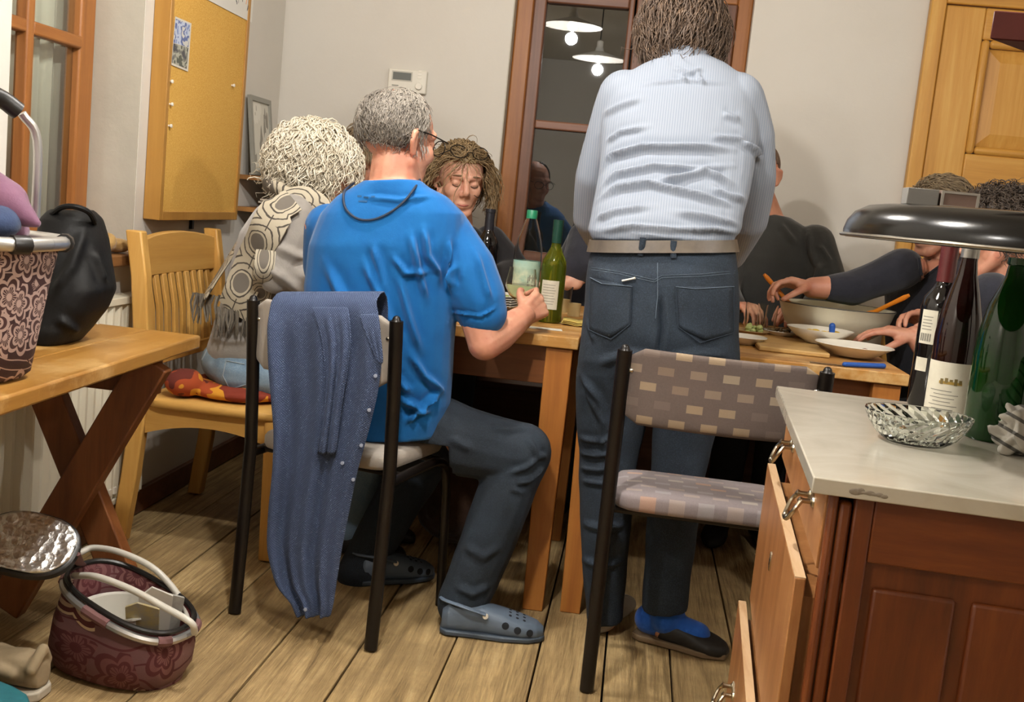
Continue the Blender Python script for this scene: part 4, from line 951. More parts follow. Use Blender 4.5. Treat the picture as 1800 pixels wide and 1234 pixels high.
for pk in ([(1040, 488), (1060, 498), (1112, 504), (1108, 570), (1075, 596), (1036, 580), (1038, 500)], [(1188, 504), (1220, 508), (1288, 504), (1288, 585), (1230, 602), (1192, 575), (1186, 512)]):
    q = []
    bm = B(); cen = np.mean(np.array(pk), 0); N = 10; grid = []
    for i in range(N+1):
        rowp = []
        for j in range(N+1):
            # bilinear over the pocket outline: top edge pk0..pk2, bottom pk5..pk3
            u, w_ = j/N, i/N; tp = np.array(pk[0])*(1-u)+np.array(pk[2])*u; bt_ = np.array(pk[5])*(1-u)+np.array(pk[3])*u; bt_ = bt_ + np.array([0, 18*(1-abs(2*u-1))])
            h = cast(tr, *(tp*(1-w_)+bt_*w_)); rowp.append(bm.verts.new(h[0]+h[1]*.0022) if h else None)
        grid.append(rowp)
    for i in range(N):
        for j in range(N):
            f_ = [grid[i][j], grid[i][j+1], grid[i+1][j+1], grid[i+1][j]]
            if all(f_): bm.faces.new(f_)
    bmesh.ops.delete(bm, geom=[x for x in bm.verts if not x.link_faces], context='VERTS')
    o = obj('back_pocket', bm, J_dark, j2, sharp=180); sd = o.modifiers.new('s', 'SOLIDIFY'); sd.thickness = .002; sd.offset = 0
    q = on(tr, pk[:3], .004)
    if len(q) > 2: bm = B(); tube(bm, q, .0018, 6, .6); obj('pocket_hem', bm, M_seam, o)
    q = on(tr, [pk[0], pk[-2], pk[4], pk[3], pk[2]], .0036)
    if len(q) > 2: bm = B(); tube(bm, q, .0013, 6, .6); obj('pocket_stitching', bm, M_seamd, o)
h = on(tr, [(1094, 494), (1118, 489)], .008)
if len(h) > 1: bm = B(); tube(bm, h, [.004]*(len(h)-1)+[.005], 8, .6); tag(obj('tissue', bm, M_white), 'white tissue corner sticking out of the left back jeans pocket', 'tissue')
# socks and shoes
M_sock = cloth('blue_sock', '#1f4fa0', '#2659ac', 600, .3); M_shoe = plain('dark_slip_on', '#17130f', .6, bump=.2)
bm = B(); cap(bm, lR[2]+V((0, 0, .08)), V((lR[2].x-.0, lR[2].y-.01, .07)), .046, .046); cap(bm, V((.14, 2.895, .05)), V((.265, 2.84, .045)), .042, .034); blob('sock', bm, M_sock, p2, .005, 4)
bm = B(); cap(bm, lL[2]+V((0, 0, .06)), V((lL[2].x, lL[2].y, .06)), .045, .045); blob('sock', bm, M_sock, p2, .006, 3)
bm = B(); shoe(bm, (.17, 2.88, 0), (.345, 2.815, 0), .05, .066); blob('shoe', bm, M_shoe, p2, .005, 3)
bm = B(); R = []
for u, ww in ((0, .7), (.1, 1), (.5, .95), (.8, 1), (1, .5)):
    c = V((.105, 2.902, 0)).lerp(V((.345, 2.815, 0)), u); x = V((.34, .94, 0)); R.append([c+x*(.048*ww*i)+V((0, 0, z)) for i, z in ((-1, .001), (1, .001), (1, .017), (-1, .017))])
rings(bm, R); obj('shoe_sole', bm, plain('tan_sole', '#6e5a40', .7), p2, bev=.004)
bm = B(); shoe(bm, (.005, 2.86, 0), (.075, 3.11, 0), .046, .075); blob('shoe', bm, plain('grey_shoe', '#8d857a', .7, bump=.2), p2, .005, 3)
k2 = lambda d: not (d.y > .5 and d.z < .55) and d.z > -.7 and not (d.y > .2 and d.z < .1)
under('hair', H2, H_brown, p2, k2, 1.09)
hair('hair_locks', H2, H_brown, p2, 2200, k2, lambda d: .11, .008, .0026, .75, .2, .42, crown=(.1, -.1, .99), seed=11, steps=9, sk=1.08, noise=.22)
# ======== generic seated guest =================================================================
def guest(label, pel, nk, sw, depth, C_, fw, hs, skm, topm, legm, xdir, arms=(), knees=None, feet=None, hands=(), vox=.006, top_fold=(14, .004), neck_r=.052, up=(0, 0, 1), body_vox=.0045, sleeve=1.0, cuff=.012):
    p = thing('person', (pel.x, pel.y, 0), label, 'person'); x = V(xdir).normalized(); fdir = V((-x.y, x.x, 0))
    M = HM(C_, fw, up, hs); d = nk-pel
    prof = ((-.04, .82, .9), (.08, .92, 1.0), (.3, .9, 1.0), (.55, .97, 1.05), (.75, 1.03, 1.0), (.88, .9, .82), (.96, .58, .6), (1.0, .36, .45))
    secs = [(pel+d*u, sw*a, depth*b, x) for u, a, b in prof]
    bm = B(); head(bm, M); loft(bm, inner(secs, .86), front=fdir); cap(bm, M @ V((0, -.02, -.05)), nk-d.normalized()*.03, neck_r, neck_r*1.15)
    for pts, rs in arms: chain(bm, pts, rs)
    for hk in hands: hand(bm, *hk[0], **hk[1])
    if knees:
        for s, k_, f_ in ((-1, knees[0], feet[0]), (1, knees[1], feet[1])): chain(bm, [pel+x*s*.09, k_, f_], [.075, .05, .038])
    blob('body', bm, skm, p, body_vox, 3, .5)
    bm = B(); loft(bm, secs, front=fdir)
    for pts, rs in arms:
        pts = list(pts); n = max(2, len(pts)); q = pts[:-1]+[pts[-2].lerp(pts[-1], sleeve)]; chain(bm, q, [r_+cuff for r_ in rs])
    s_ = blob('sweater', bm, topm, p, vox, 5, 0, lambda me: ripple(me, top_fold[1], top_fold[0], (1, 1, .6), int(pel.x*100) & 255))
    if knees:
        bm = B(); ell(bm, pel+V((0, 0, -.0)), (sw*.92, depth*1.1, .094), Matrix((x, fdir, V((0, 0, 1)))).transposed())
        for s, k_, f_ in ((-1, knees[0], feet[0]), (1, knees[1], feet[1])): chain(bm, [pel+x*s*.09, k_, f_+V((0, 0, .04))], [.092, .073, .055])
        blob('trousers', bm, legm, p, .008, 5)
        for s, k_, f_ in ((-1, knees[0], feet[0]), (1, knees[1], feet[1])):
            dd = (k_-pel); dd.z = 0; dd.normalize(); g0 = V((f_.x, f_.y, 0)); bm = B(); shoe(bm, g0-dd*.06, g0+dd*.19, .045, .08); blob('shoe', bm, M_shoe, p, .007, 3)
    return p, M, s_
def seat_legs(pel, fwd, side=.1, l=.42, foot=.38, kz=.5):
    f_ = V(fwd).normalized(); x = V((f_.y, -f_.x, 0)); ks = [V((pel.x, pel.y, 0))+f_*l+x*(s*side)+V((0, 0, kz)) for s in (-1, 1)]
    return ks, [V((k.x, k.y, .05))+f_*(foot-l) for k in ks]
# ======== 3. white-haired woman on the wooden chair, facing right ==============================
M_sw = cloth('light_grey_sweater', '#8b857e', '#9a948c', 300, .35, .95, 8, .4)
pel3 = V((-1.15, 3.29, .55)); nk3 = A_(535, 338, 3.27)
ks, fs = seat_legs(pel3, (1, .05, 0), .07, .44, .36, .49); ks[0].z = ks[1].z = .535
H3c = A_(554, 296, 3.28)
aN = ([A_(512, 385, 3.12), V((-1.012, 3.08, .855)), V((-.867, 3.18, .845))], [.058, .05, .04]); aF = ([A_(540, 390, 3.44), V((-1.016, 3.5, .86)), V((-.849, 3.45, .842))], [.055, .045, .035])
p3, M3, s3 = guest('seated person with curly white hair, grey sweater and a feather-patterned scarf', pel3, nk3, .19, .135, H3c, (.80, .55, -.18), 1.02, S_fair, M_sw, J_light, (0.05, -1, 0), (aN, aF), ks, fs, [((V((-.867, 3.18, .845)), (.9, .3, -.15), (0, 0, -1), (0, 1, 0)), {}), ((V((-.849, 3.45, .842)), (.9, .1, -.15), (0, 0, -1), (0, -1, 0)), {})], top_fold=(16, .006), cuff=.017)
folds(s3.data, [([(470, 470), (500, 490), (535, 520)], .014, .012), ([(480, 430), (520, 450), (545, 455)], .014, .01), ([(360, 560), (400, 575), (450, 565)], .014, .012), ([(400, 500), (430, 520)], .012, .009), ([(365, 590), (400, 600), (440, 598)], .01, .008)])
k3 = lambda d: not (d.y > .45 and d.z < .45) and d.z > -.85 and not (d.y > .15 and d.z < -.1 and abs(d.x) < .8)
under('hair', M3, H_white, p3, k3, 1.13)
hair('hair_curls', M3, H_white, p3, 1900, k3, lambda d: .115+.02*d.z, .0085, .0034, 1.15, .2, .45, crown=(0, .1, 1), seed=21, steps=13, sk=1.15, noise=.35)
eyes(M3, p3)
tj = bvh([o for o in p3.children if o.name.startswith('trousers')][0].data)
for pts in ([(362, 604), (420, 612), (470, 622)], [(398, 634), (392, 660), (404, 684)], [(398, 634), (430, 640)], [(404, 684), (432, 676)], [(366, 612), (352, 640), (356, 668)]):
    q = on(tj, pts, .0012)
    if len(q) > 2: bm = B(); tube(bm, q, .0022, 6, .6); obj('jeans_seam', bm, cloth('pale_stitch', '#a9b6bd', '#93a3ad'), p3)
# orange glasses on her nose
M_org = plain('orange_frame', '#c86a2a', .35); bm = B(); P = lambda x, y, z: M3 @ V((x, y, z))
for s in (-1, 1):
    tube(bm, [P(s*.034+.027*math.cos(a), .110-abs(s*.034+.027*math.cos(a))*.15, .006+.02*math.sin(a)) for a in [2*math.pi*k/20 for k in range(21)]], .0026, 6)
    tube(bm, [P(s*.062, .1, .012), P(s*.098, .06, .02), P(s*.104, .0, .02)], .003, 6)
tube(bm, [P(-.008, .112, .01), P(.008, .112, .01)], .0026, 6)
obj('glasses', bm, M_org, p3)
# scarf
t = NT('feather_scarf'); uvn = t.n('ShaderNodeUVMap'); sx = t.n('ShaderNodeSeparateXYZ'); t.l(uvn.outputs[0], sx.inputs[0])
u = t.math('SUBTRACT', sx.outputs[0], .5); vv = t.math('ADD', t.math('MULTIPLY', sx.outputs[1], 1/.145), .34); fv = t.math('SUBTRACT', t.math('FRACT', vv), .5)
ed = t.math('SQRT', t.math('ADD', t.math('POWER', t.math('MULTIPLY', t.math('ADD', u, -.05), 2.5), 2), t.math('POWER', t.math('MULTIPLY', fv, 3.0), 2)))
spot = t.math('LESS_THAN', ed, .62)
arc = t.math('ADD', t.math('MULTIPLY', ed, 15), t.math('MULTIPLY', t.noise(t.coord(), 30, 2), 4)); ln_ = t.math('GREATER_THAN', t.math('SINE', arc), .74)
ring = t.math('MULTIPLY', t.math('GREATER_THAN', ed, .72), ln_)
spine = t.math('MULTIPLY', t.math('LESS_THAN', t.math('ABSOLUTE', u), .018), t.math('GREATER_THAN', ed, 1.0))
cc = t.mix(t.math('MAXIMUM', ring, spine), '#b3a994', '#4a443c'); cc = t.mix(spot, cc, '#6b645b')
t.bump(t.noise(t.coord(), 500, 2), .3, .001); M_scarf = t.set(cc, .95)
M_fringe = cloth('scarf_fringe', '#4f473e', '#7d7566', 500, .3)
sc = thing('scarf', (-1.0, 3.2, .6), 'cream scarf with grey feather pattern draped over the white-haired person', 'scarf')
tr3 = bvh(s3.data)
def drape(pts, off):
    o = []
    for x, y, Y in pts:
        h = cast(tr3, x, y); o.append(h[0]+V((0, -off, .0)) if h else A_(x, y, Y))
    return o
tailA = drape([(520, 352, 3.1), (492, 372, 3.06), (470, 410, 3.05), (452, 450, 3.04), (436, 490, 3.04), (424, 520, 3.04), (414, 545, 3.03)], .022)
ribbon('tail', spline(tailA, 4), [.075]*4+[.105]*21, .012, M_scarf, sc, V((-.1, -1, .15)))
tailB = [A_(482, 362, 3.12), A_(452, 385, 3.15), A_(425, 420, 3.2), (A_(398, 462, 3.22)), A_(374, 500, 3.22), A_(362, 520, 3.22)]
ribbon('tail', spline(tailB, 4), .10, .012, M_scarf, sc, V((-.9, -.35, .3)))
tailC = drape([(470, 440, 3.05), (466, 480, 3.05), (462, 520, 3.05), (455, 548, 3.05)], .012)
ribbon('tail', spline(tailC, 4), .055, .012, M_scarf, sc, V((.3, -1, .1)))
nkc = nk3+V((.0, 0, -.02))
lp = [nkc+V((.105*math.cos(a)+.01, .115*math.sin(a), .012*math.sin(a*2)-.03*math.cos(a))) for a in [2*math.pi*k/20 for k in range(21)]]
bm = B(); tube(bm, lp, [.032+.006*math.sin(k*1.7) for k in range(21)], 12, .8)
uvl = bm.loops.layers.uv.new('UVMap')
for f_ in bm.faces:
    for l_ in f_.loops: q = l_.vert.co-nkc; l_[uvl].uv = (.5+q.z*5, math.atan2(q.y, q.x)*.12)
obj('neck_loop', bm, M_scarf, sc)
tl = A_(555, 355, 3.14); ribbon('tail', spline([A_(500, 362, 3.1), A_(530, 352, 3.11), A_(556, 366, 3.13), A_(562, 390, 3.16)], 4), .085, .014, M_scarf, sc, V((.1, -1, .3)))
g3 = np.random.default_rng(3); bm = B()
for base, wid, n in ((tailA[-1], .10, 26), (tailB[-1], .09, 18), (tailC[-1], .05, 10)):
    for k in range(n):
        q = base+V((g3.uniform(-.5, .5)*wid, g3.uniform(-.02, .02), .005)); tube(bm, [q, q+V((g3.uniform(-.01, .01), -.004, -.03)), q+V((g3.uniform(-.02, .015), -.002, -.065-g3.uniform(0, .03)))], [.004, .0035, .0015], 5)
o = obj('fringe', bm, M_fringe, sc); o['kind'] = 'stuff'
# cushion below her
t = NT('orange_cushion'); v = t.coord(); wv = t.noise(v, 9, 2)
M_cu = t.set(t.ramp(wv, [(0, '#5d1f14'), (.42, '#9c4119'), (.50, '#c98a20'), (.57, '#7a2b17')], 'CONSTANT'), .9)
def squash(me):
    co = coords(me)
    for i, p in enumerate(co):
        h = tj.ray_cast(V((p[0], p[1], .3)), V((0, 0, 1)))
        if h[0] is not None: co[i, 2] = min(p[2], h[0].z-.002)
        co[i, 2] = max(co[i, 2], .4505)
    setco(me, co)
bm = B(); ell(bm, (-1.16, 3.28, .475), (.19, .20, .034)); ell(bm, (-1.29, 3.12, .495), (.055, .06, .042)); tag(blob('cushion', bm, M_cu, None, .006, 6, 0, lambda me: (ripple(me, .004, 18, (1, 1, 1), 2), squash(me))), 'orange and red patterned cushion on the light wooden chair', 'cushion')
# ======== 4. woman at the back, reading glasses on her head ====================================
M_blk = cloth('black_top', '#1d1c1e', '#272628', 400, .25); M_dg = cloth('charcoal_sweater', '#333331', '#3d3d3a', 420, .35, .95, 9, .3); M_nv = cloth('dark_navy_sweater', '#23242b', '#2c2d35', 420, .3, .95)
def bench_guest(label, px, py, Y, hs, fw, sw, dp, skm, topm, arms=(), hands=(), nkp=None, lean=.0, **k):
    C_ = A_(px, py, Y); nk = C_+V((0, .05, -.165)) if nkp is None else nkp; pel = V((nk.x-lean, 4.27, .55)); ks, fs = seat_legs(pel, (0, -1, 0), .075, .38, .30, .53)
    return guest(label, pel, nk, sw, dp, C_, fw, hs, skm, topm, J_black, (-1, 0, 0), arms, ks, fs, hands, **k)
c4 = A_(812, 322, 4.02)
p4, M4, s4 = bench_guest('seated person with wavy fair hair, black top and glasses pushed up on the head', 808, 316, 4.02, 1.08, (.40, -.88, -.22), .17, .095, S_fair, M_blk, [([A_(760, 425, 4.1), V((-.773, 4.08, .865)), V((-.633, 3.9, .83))], [.05, .042, .03]), ([A_(862, 425, 4.12), V((-.44, 4.09, .87)), V((-.53, 3.92, .83))], [.05, .042, .03])], [((V((-.633, 3.9, .83)), (.8, -.4, 0), (0, 0, -1), (0, 1, 0)), {}), ((V((-.53, 3.92, .83)), (-.7, -.5, 0), (0, 0, -1), (0, 1, 0)), {})], body_vox=.0036)
k4 = lambda d: not (d.y > .12 and d.z < .46) and d.z > -.8 and not (d.y > -.0 and d.z < -.1 and abs(d.x) < .82)
under('hair', M4, H_dblond, p4, k4, 1.05)
hair('hair_locks', M4, H_dblond, p4, 1500, lambda d: k4(d) and not (d.y > .1 and d.z < .44 and abs(d.x) < .72), lambda d: .16 if d.z < .55 else .10, .006, .0022, .9, .16, .42, crown=(.1, .9, .42), seed=31, steps=11, sk=1.05, noise=.3)
sh4 = hair('side_hair', M4, H_dblond, p4, 420, lambda d: abs(d.x) > .74 and -.3 < d.y < .42 and -.2 < d.z < .6, lambda d: .15, .007, .0024, .9, .22, .75, crown=(.1, .9, .42), seed=33, steps=11, sk=1.07, noise=.2); sh4['kind'] = 'stuff'
eyes(M4, p4)
M_lens = pane('clear_lens'); bm = B(); P = lambda x, y, z: M4 @ V((x, y, z))
for s in (-1, 1):
    tube(bm, [P(s*.036+.028*math.cos(a), .083-.012*math.sin(a)-abs(s*.036+.028*math.cos(a))*.25, .108+.018*math.sin(a)) for a in [2*math.pi*k/20 for k in range(21)]], .0018, 6)
    tube(bm, [P(s*.064, .068, .108), P(s*.086, .03, .085), P(s*.09, -.02, .05)], .0018, 6)
tube(bm, [P(-.008, .084, .11), P(.008, .084, .11)], .0018, 6)
obj('glasses', bm, M_wire, p4)
bm = B(); tube(bm, spline([P(-.082, .0, -.02), P(-.064, .06, -.032), P(-.05, .083, -.036), P(-.03, .098, -.026)], 4), .0012, 6); obj('headset_wire', bm, M_wire, p4)
# ======== 5. guest hidden between the two nearest sitters ======================================
p5, M5, s5 = bench_guest('seated person with brown hair mostly hidden behind the white-haired person', 648, 288, 4.05, .98, (-.3, -.9, -.25), .15, .11, S_red, M_nv)
under('hair', M5, H_ash, p5, k4, 1.08); hair('hair_locks', M5, H_ash, p5, 420, k4, lambda d: .14, .005, .004, 1., .3, .6, seed=41, steps=8, sk=1.07); eyes(M5, p5)
# ======== 6. guest hidden behind the standing man, forearm on the table ========================
p6, M6, s6 = bench_guest('seated person in a dark top, forearm on the table, hidden behind the standing one', 1088, 330, 4.05, 1.0, (-.25, -.9, -.3), .19, .12, S_tan, M_nv, [([A_(1030, 420, 4.1), A_(1016, 470, 4.0)], [.058, .052]), ([A_(1140, 425, 4.1), A_(1150, 495, 4.07), A_(1110, 515, 3.88)], [.05, .042, .03])], nkp=A_(1085, 385, 4.12), lean=.02)
under('hair', M6, H_grey, p6, k4, 1.05); eyes(M6, p6)
bm = B(); chain(bm, [A_(1044, 458, 4.03), A_(1018, 484, 3.99), A_(998, 498, 3.97)], [.042, .036, .028]); hand(bm, A_(998, 498, 3.97), (-.9, -.1, -.1), (0, 0, -1), (0, -1, .2), (.4, .5, .4)); blob('forearm', bm, S_fair, p6, .0045, 3, .6)
# ======== 7. bald guest right of the standing man ==============================================
p7, M7, s7 = bench_guest('seated person with a shaved head and charcoal sweater behind the serving bowl', 1326, 308, 4.05, 1.02, (-.45, -.85, -.3), .215, .13, S_red, M_dg, [([A_(1290, 430, 4.1), A_(1270, 510, 4.06), A_(1290, 535, 3.94)], [.058, .047, .032]), ([A_(1432, 430, 4.12), A_(1458, 505, 4.07), A_(1430, 542, 3.96)], [.062, .052, .035])], [((A_(1290, 535, 3.94), (.6, -.8, 0), (0, 0, -1), (0, 1, 0)), {}), ((A_(1430, 542, 3.96), (-.8, -.5, 0), (0, 0, -1), (0, 1, 0)), {})], nkp=A_(1352, 378, 4.13), lean=-.02, top_fold=(10, .006))
under('hair', M7, plain('shaved_hair', '#6d5646', .9), p7, lambda d: d.y < .15 and d.z > -.5 and not (d.y > -.1 and d.z < .1), 1.005); eyes(M7, p7)
folds(s7.data, [([(1420, 400), (1425, 440), (1440, 480)], .012, .01), ([(1440, 430), (1460, 460)], .01, .008), ([(1370, 392), (1400, 430)], .012, .006), ([(1445, 460), (1430, 500)], .012, .01)])
# ======== 8. guest serving with orange servers =================================================
c8 = A_(1650, 380, 3.75); pel8 = V((1.04, 3.80, .55)); nk8 = A_(1655, 458, 3.78); ks, fs = seat_legs(pel8, (-1, -.1, 0), .09, .22, .25, .53)
sh1, e1_, w1_ = A_(1585, 472, 3.68), A_(1500, 506, 3.63), A_(1428, 506, 3.60); sh2, e2_, w2_ = A_(1720, 470, 3.74), A_(1700, 580, 3.66), A_(1640, 568, 3.53)
p8, M8, s8 = guest('seated person in a dark V-neck sweater serving salad with orange servers', pel8, nk8, .20, .13, c8, (-.85, -.45, -.28), 1.04, S_red, M_nv, J_black, (-.45, .9, 0), (([sh1, e1_, w1_], [.055, .046, .034]), ([sh2, e2_, w2_], [.055, .045, .032])), ks, fs,
    [((w1_, A_(1380, 494, 3.59)-w1_, (-.25, -.3, -1), (0, -.9, .25), (.55, .75, .55)), dict(s=1.02, thumb=(.6, .6))), ((w2_, A_(1592, 550, 3.50)-w2_, (-.3, .2, -1), (-.2, -.9, .5), (.6, .8, .6)), dict(s=1.0, thumb=(.5, .6)))], sleeve=.5, top_fold=(13, .006))
k8 = lambda d: not (d.y > .35 and d.z < .55) and d.z > -.55 and not (d.y > .02 and d.z < -.05)
under('hair', M8, H_ash, p8, k8, 1.05); hair('hair_strands', M8, H_ash, p8, 900, k8, lambda d: .06, .003, .0022, 1., .12, .35, crown=(.2, .8, .55), seed=51, steps=6, sk=1.06, noise=.3); eyes(M8, p8)
# v neck: bare skin wedge with dark trim
tr8 = bvh(s8.data); vv8 = [(1612, 442), (1619, 494), (1670, 456)]
bm = B(); gq = []
n = 8
for i in range(n+1):
    rowv = []
    for j in range(n+1-i):
        a, b = i/n, j/n; x = vv8[0][0]*(1-a-b)+vv8[1][0]*a+vv8[2][0]*b; y = vv8[0][1]*(1-a-b)+vv8[1][1]*a+vv8[2][1]*b
        h = cast(tr8, x, y); rowv.append(bm.verts.new(h[0]+h[1]*.003) if h else None)
    gq.append(rowv)
for i in range(n):
    for j in range(n-i):
        q = [gq[i][j], gq[i+1][j], gq[i][j+1]]
        if all(q): bm.faces.new(q)
        if j < n-i-1:
            q = [gq[i+1][j], gq[i+1][j+1], gq[i][j+1]]
            if all(q): bm.faces.new(q)
bmesh.ops.delete(bm, geom=[x for x in bm.verts if not x.link_faces], context='VERTS')
if len(bm.verts): o = obj('bare_neckline', bm, S_red, p8, sharp=180); sd = o.modifiers.new('s', 'SOLIDIFY'); sd.thickness = .002
q = on(tr8, [vv8[0], vv8[1], vv8[2]], .004)
if len(q) > 2: bm = B(); tube(bm, q, .006, 8, .6); obj('neckline_trim', bm, M_nv, p8)
# ======== 9. guest with dark curly hair at the far right =======================================
c9 = A_(1752, 414, 3.32); nk9 = A_(1768, 486, 3.34); pel9 = V((1.20, 3.22, .55)); ks, fs = seat_legs(pel9, (-1, .1, 0), .09, .36, .36, .53)
e9, w9 = A_(1655, 648, 3.36), A_(1608, 590, 3.40)
M_pk = cloth('pale_pink_shirt', '#a58a80', '#b09489', 400, .3)
p9, M9, s9 = guest('seated person with dark curly hair and a pale shirt behind the bottles', pel9, nk9, .195, .125, c9, (-.9, .15, -.25), 1.03, S_red, M_nv, J_black, (.25, .95, 0), (([A_(1740, 520, 3.2), e9, w9], [.055, .045, .03]), ([A_(1800, 520, 3.38), A_(1775, 630, 3.3), A_(1720, 625, 3.30)], [.055, .045, .03])), ks, fs,
    [((w9, A_(1535, 576, 3.42)-w9, (0, 0, -1), (0, -1, -.1), (.3, .4, .3)), dict(s=1.02)), ((A_(1720, 625, 3.30), (-.9, 0, -.2), (0, 0, -1), (0, 1, 0)), {})], sleeve=.1)
k9 = lambda d: not (d.y > .40 and d.z < .45) and d.z > -.6 and not (d.y > .1 and d.z < -.0)
under('hair', M9, H_dark, p9, k9, 1.07); hair('hair_curls', M9, H_dark, p9, 1000, k9, lambda d: .055, .0045, .0024, 1.6, .5, .25, crown=(0, .2, 1), seed=61, steps=8, sk=1.06, noise=.6); eyes(M9, p9)
lap = [M9 @ V((.075, .02, -.16)), M9 @ V((.07, .06, -.19)), M9 @ V((.04, .10, -.24))]
ribbon('collar', spline(lap, 4), .05, .006, M_pk, p9, V((.2, -1, .4))); 
# stools under the two guests at the table end
for pl, lb in ((pel8, 'plain wooden stool under the serving guest at the table end'), (pel9, 'plain wooden stool under the curly-haired guest behind the dresser')):
    st_ = thing('stool', (pl.x, pl.y, 0), lb, 'stool')
    bm = B(); lathe(bm, [(.16, .42), (.175, .425), (.175, .443), (.165, .449), (.0, .449)], (pl.x, pl.y, 0), 28); obj('seat', bm, M_bench, st_)
    for a in range(4):
        q = V((math.cos(a*1.571+.78), math.sin(a*1.571+.78), 0)); bm = B(); tube(bm, [V((pl.x, pl.y, .43))+q*.12, V((pl.x, pl.y, .002))+q*.18], [.018, .014], 10); obj('leg', bm, M_bench, st_)
# ---------------------------------------------------------------- denim-blue muslin shirt hung over the chair back
t = NT('muslin_shirt'); v = t.coord(); sx = t.n('ShaderNodeSeparateXYZ'); t.l(v, sx.inputs[0])
gx = t.math('SINE', t.math('ADD', t.math('MULTIPLY', sx.outputs[0], 1100), t.math('MULTIPLY', t.noise(v, 40, 2), 6))); gz = t.math('SINE', t.math('ADD', t.math('MULTIPLY', sx.outputs[2], 1100), t.math('MULTIPLY', t.noise(v, 33, 2), 6)))
gm = t.math('MULTIPLY', gx, gz); t.bump(gm, .5, .002)
M_mus = t.set(t.mix(t.math('ADD', t.math('MULTIPLY', gm, .18), t.math('MULTIPLY', t.noise(v, 12, 3), .7)), '#333f59', '#465574'), .95)
ds = thing('draped_shirt', (-.74, 2.56, .1), 'crinkled blue button shirt hanging over the back of the occupied steel chair', 'shirt')
def Ych(x): # y of the chair's back plane
    return 2.655-.277*(x+.925)
def drape_sheet(nm, rws, N, fold, ph, off, par, top=True):
    bm = B(); G = []
    for i, (y, xl, xr, o_) in enumerate(rws):
        row = []
        for j in range(N+1):
            u = j/N; px = xl+(xr-xl)*u; p = at(px, y, Y=2.6); Y = Ych(p.x)-off-o_
            p = at(px, y, Y=Y); k = min(1, max(0, (i-1)/5)); a = fold*k
            p = p + V((0, -a*(math.sin(u*15+ph+.25*i*.3)+.6*math.sin(u*29+ph*2-.1*i)), 0)); row.append(bm.verts.new(p))
        G.append(row)
    if top:   # over the top edge and down the front of the pad
        pre = []
        for dz, dy in ((-.09, .085), (-.02, .082), (.03, .05)):
            pre.append([bm.verts.new(v_.co+V((.02*dy*10, dy, dz))) for v_ in G[0]])
        G = pre+G
    for a, b in zip(G, G[1:]):
        for j in range(N): bm.faces.new((a[j], a[j+1], b[j+1], b[j]))
    o = obj(nm, bm, M_mus, par, sharp=180); s = o.modifiers.new('s', 'SOLIDIFY'); s.thickness = .004; s2_ = o.modifiers.new('b', 'SUBSURF'); s2_.levels = s2_.render_levels = 1; return o
rw = smooth_rows([(526, 476, 660, .0), (548, 473, 664, .012), (575, 470, 668, .02), (640, 473, 671, .024), (700, 478, 662, .024), (760, 483, 647, .024), (830, 480, 627, .024), (900, 472, 613, .024), (965, 469, 600, .024), (1030, 485, 590, .024), (1060, 512, 586, .024), (1086, 521, 580, .024)], 2)
body_ = drape_sheet('shirt_body', rw, 56, .010, .6, .045, ds)
drape_sheet('sleeve', smooth_rows([(540, 548, 612, .004), (560, 556, 616, .016), (600, 566, 618, .02), (650, 570, 612, .022), (720, 566, 600, .022), (800, 556, 590, .022)], 2), 20, .006, 2.0, .062, ds, False)
drape_sheet('collar_flap', smooth_rows([(552, 632, 664, .004), (580, 640, 668, .016), (610, 652, 671, .02), (640, 664, 672, .02)], 2), 10, .003, 1, .06, ds, False)
trb = bvh(body_.data)
for x, y in ((661, 660), (650, 720), (636, 782), (603, 813), (622, 842), (538, 1070)):
    h = cast(trb, x, y)
    if h: obj('button', lathe(B(), [(.004, 0), (.0045, .004), (.001, .0045)], h[0]+V((0, -.003, 0)), 12, V((0, -1, 0))), plain('pale_button', '#8f97a8', .4), ds)
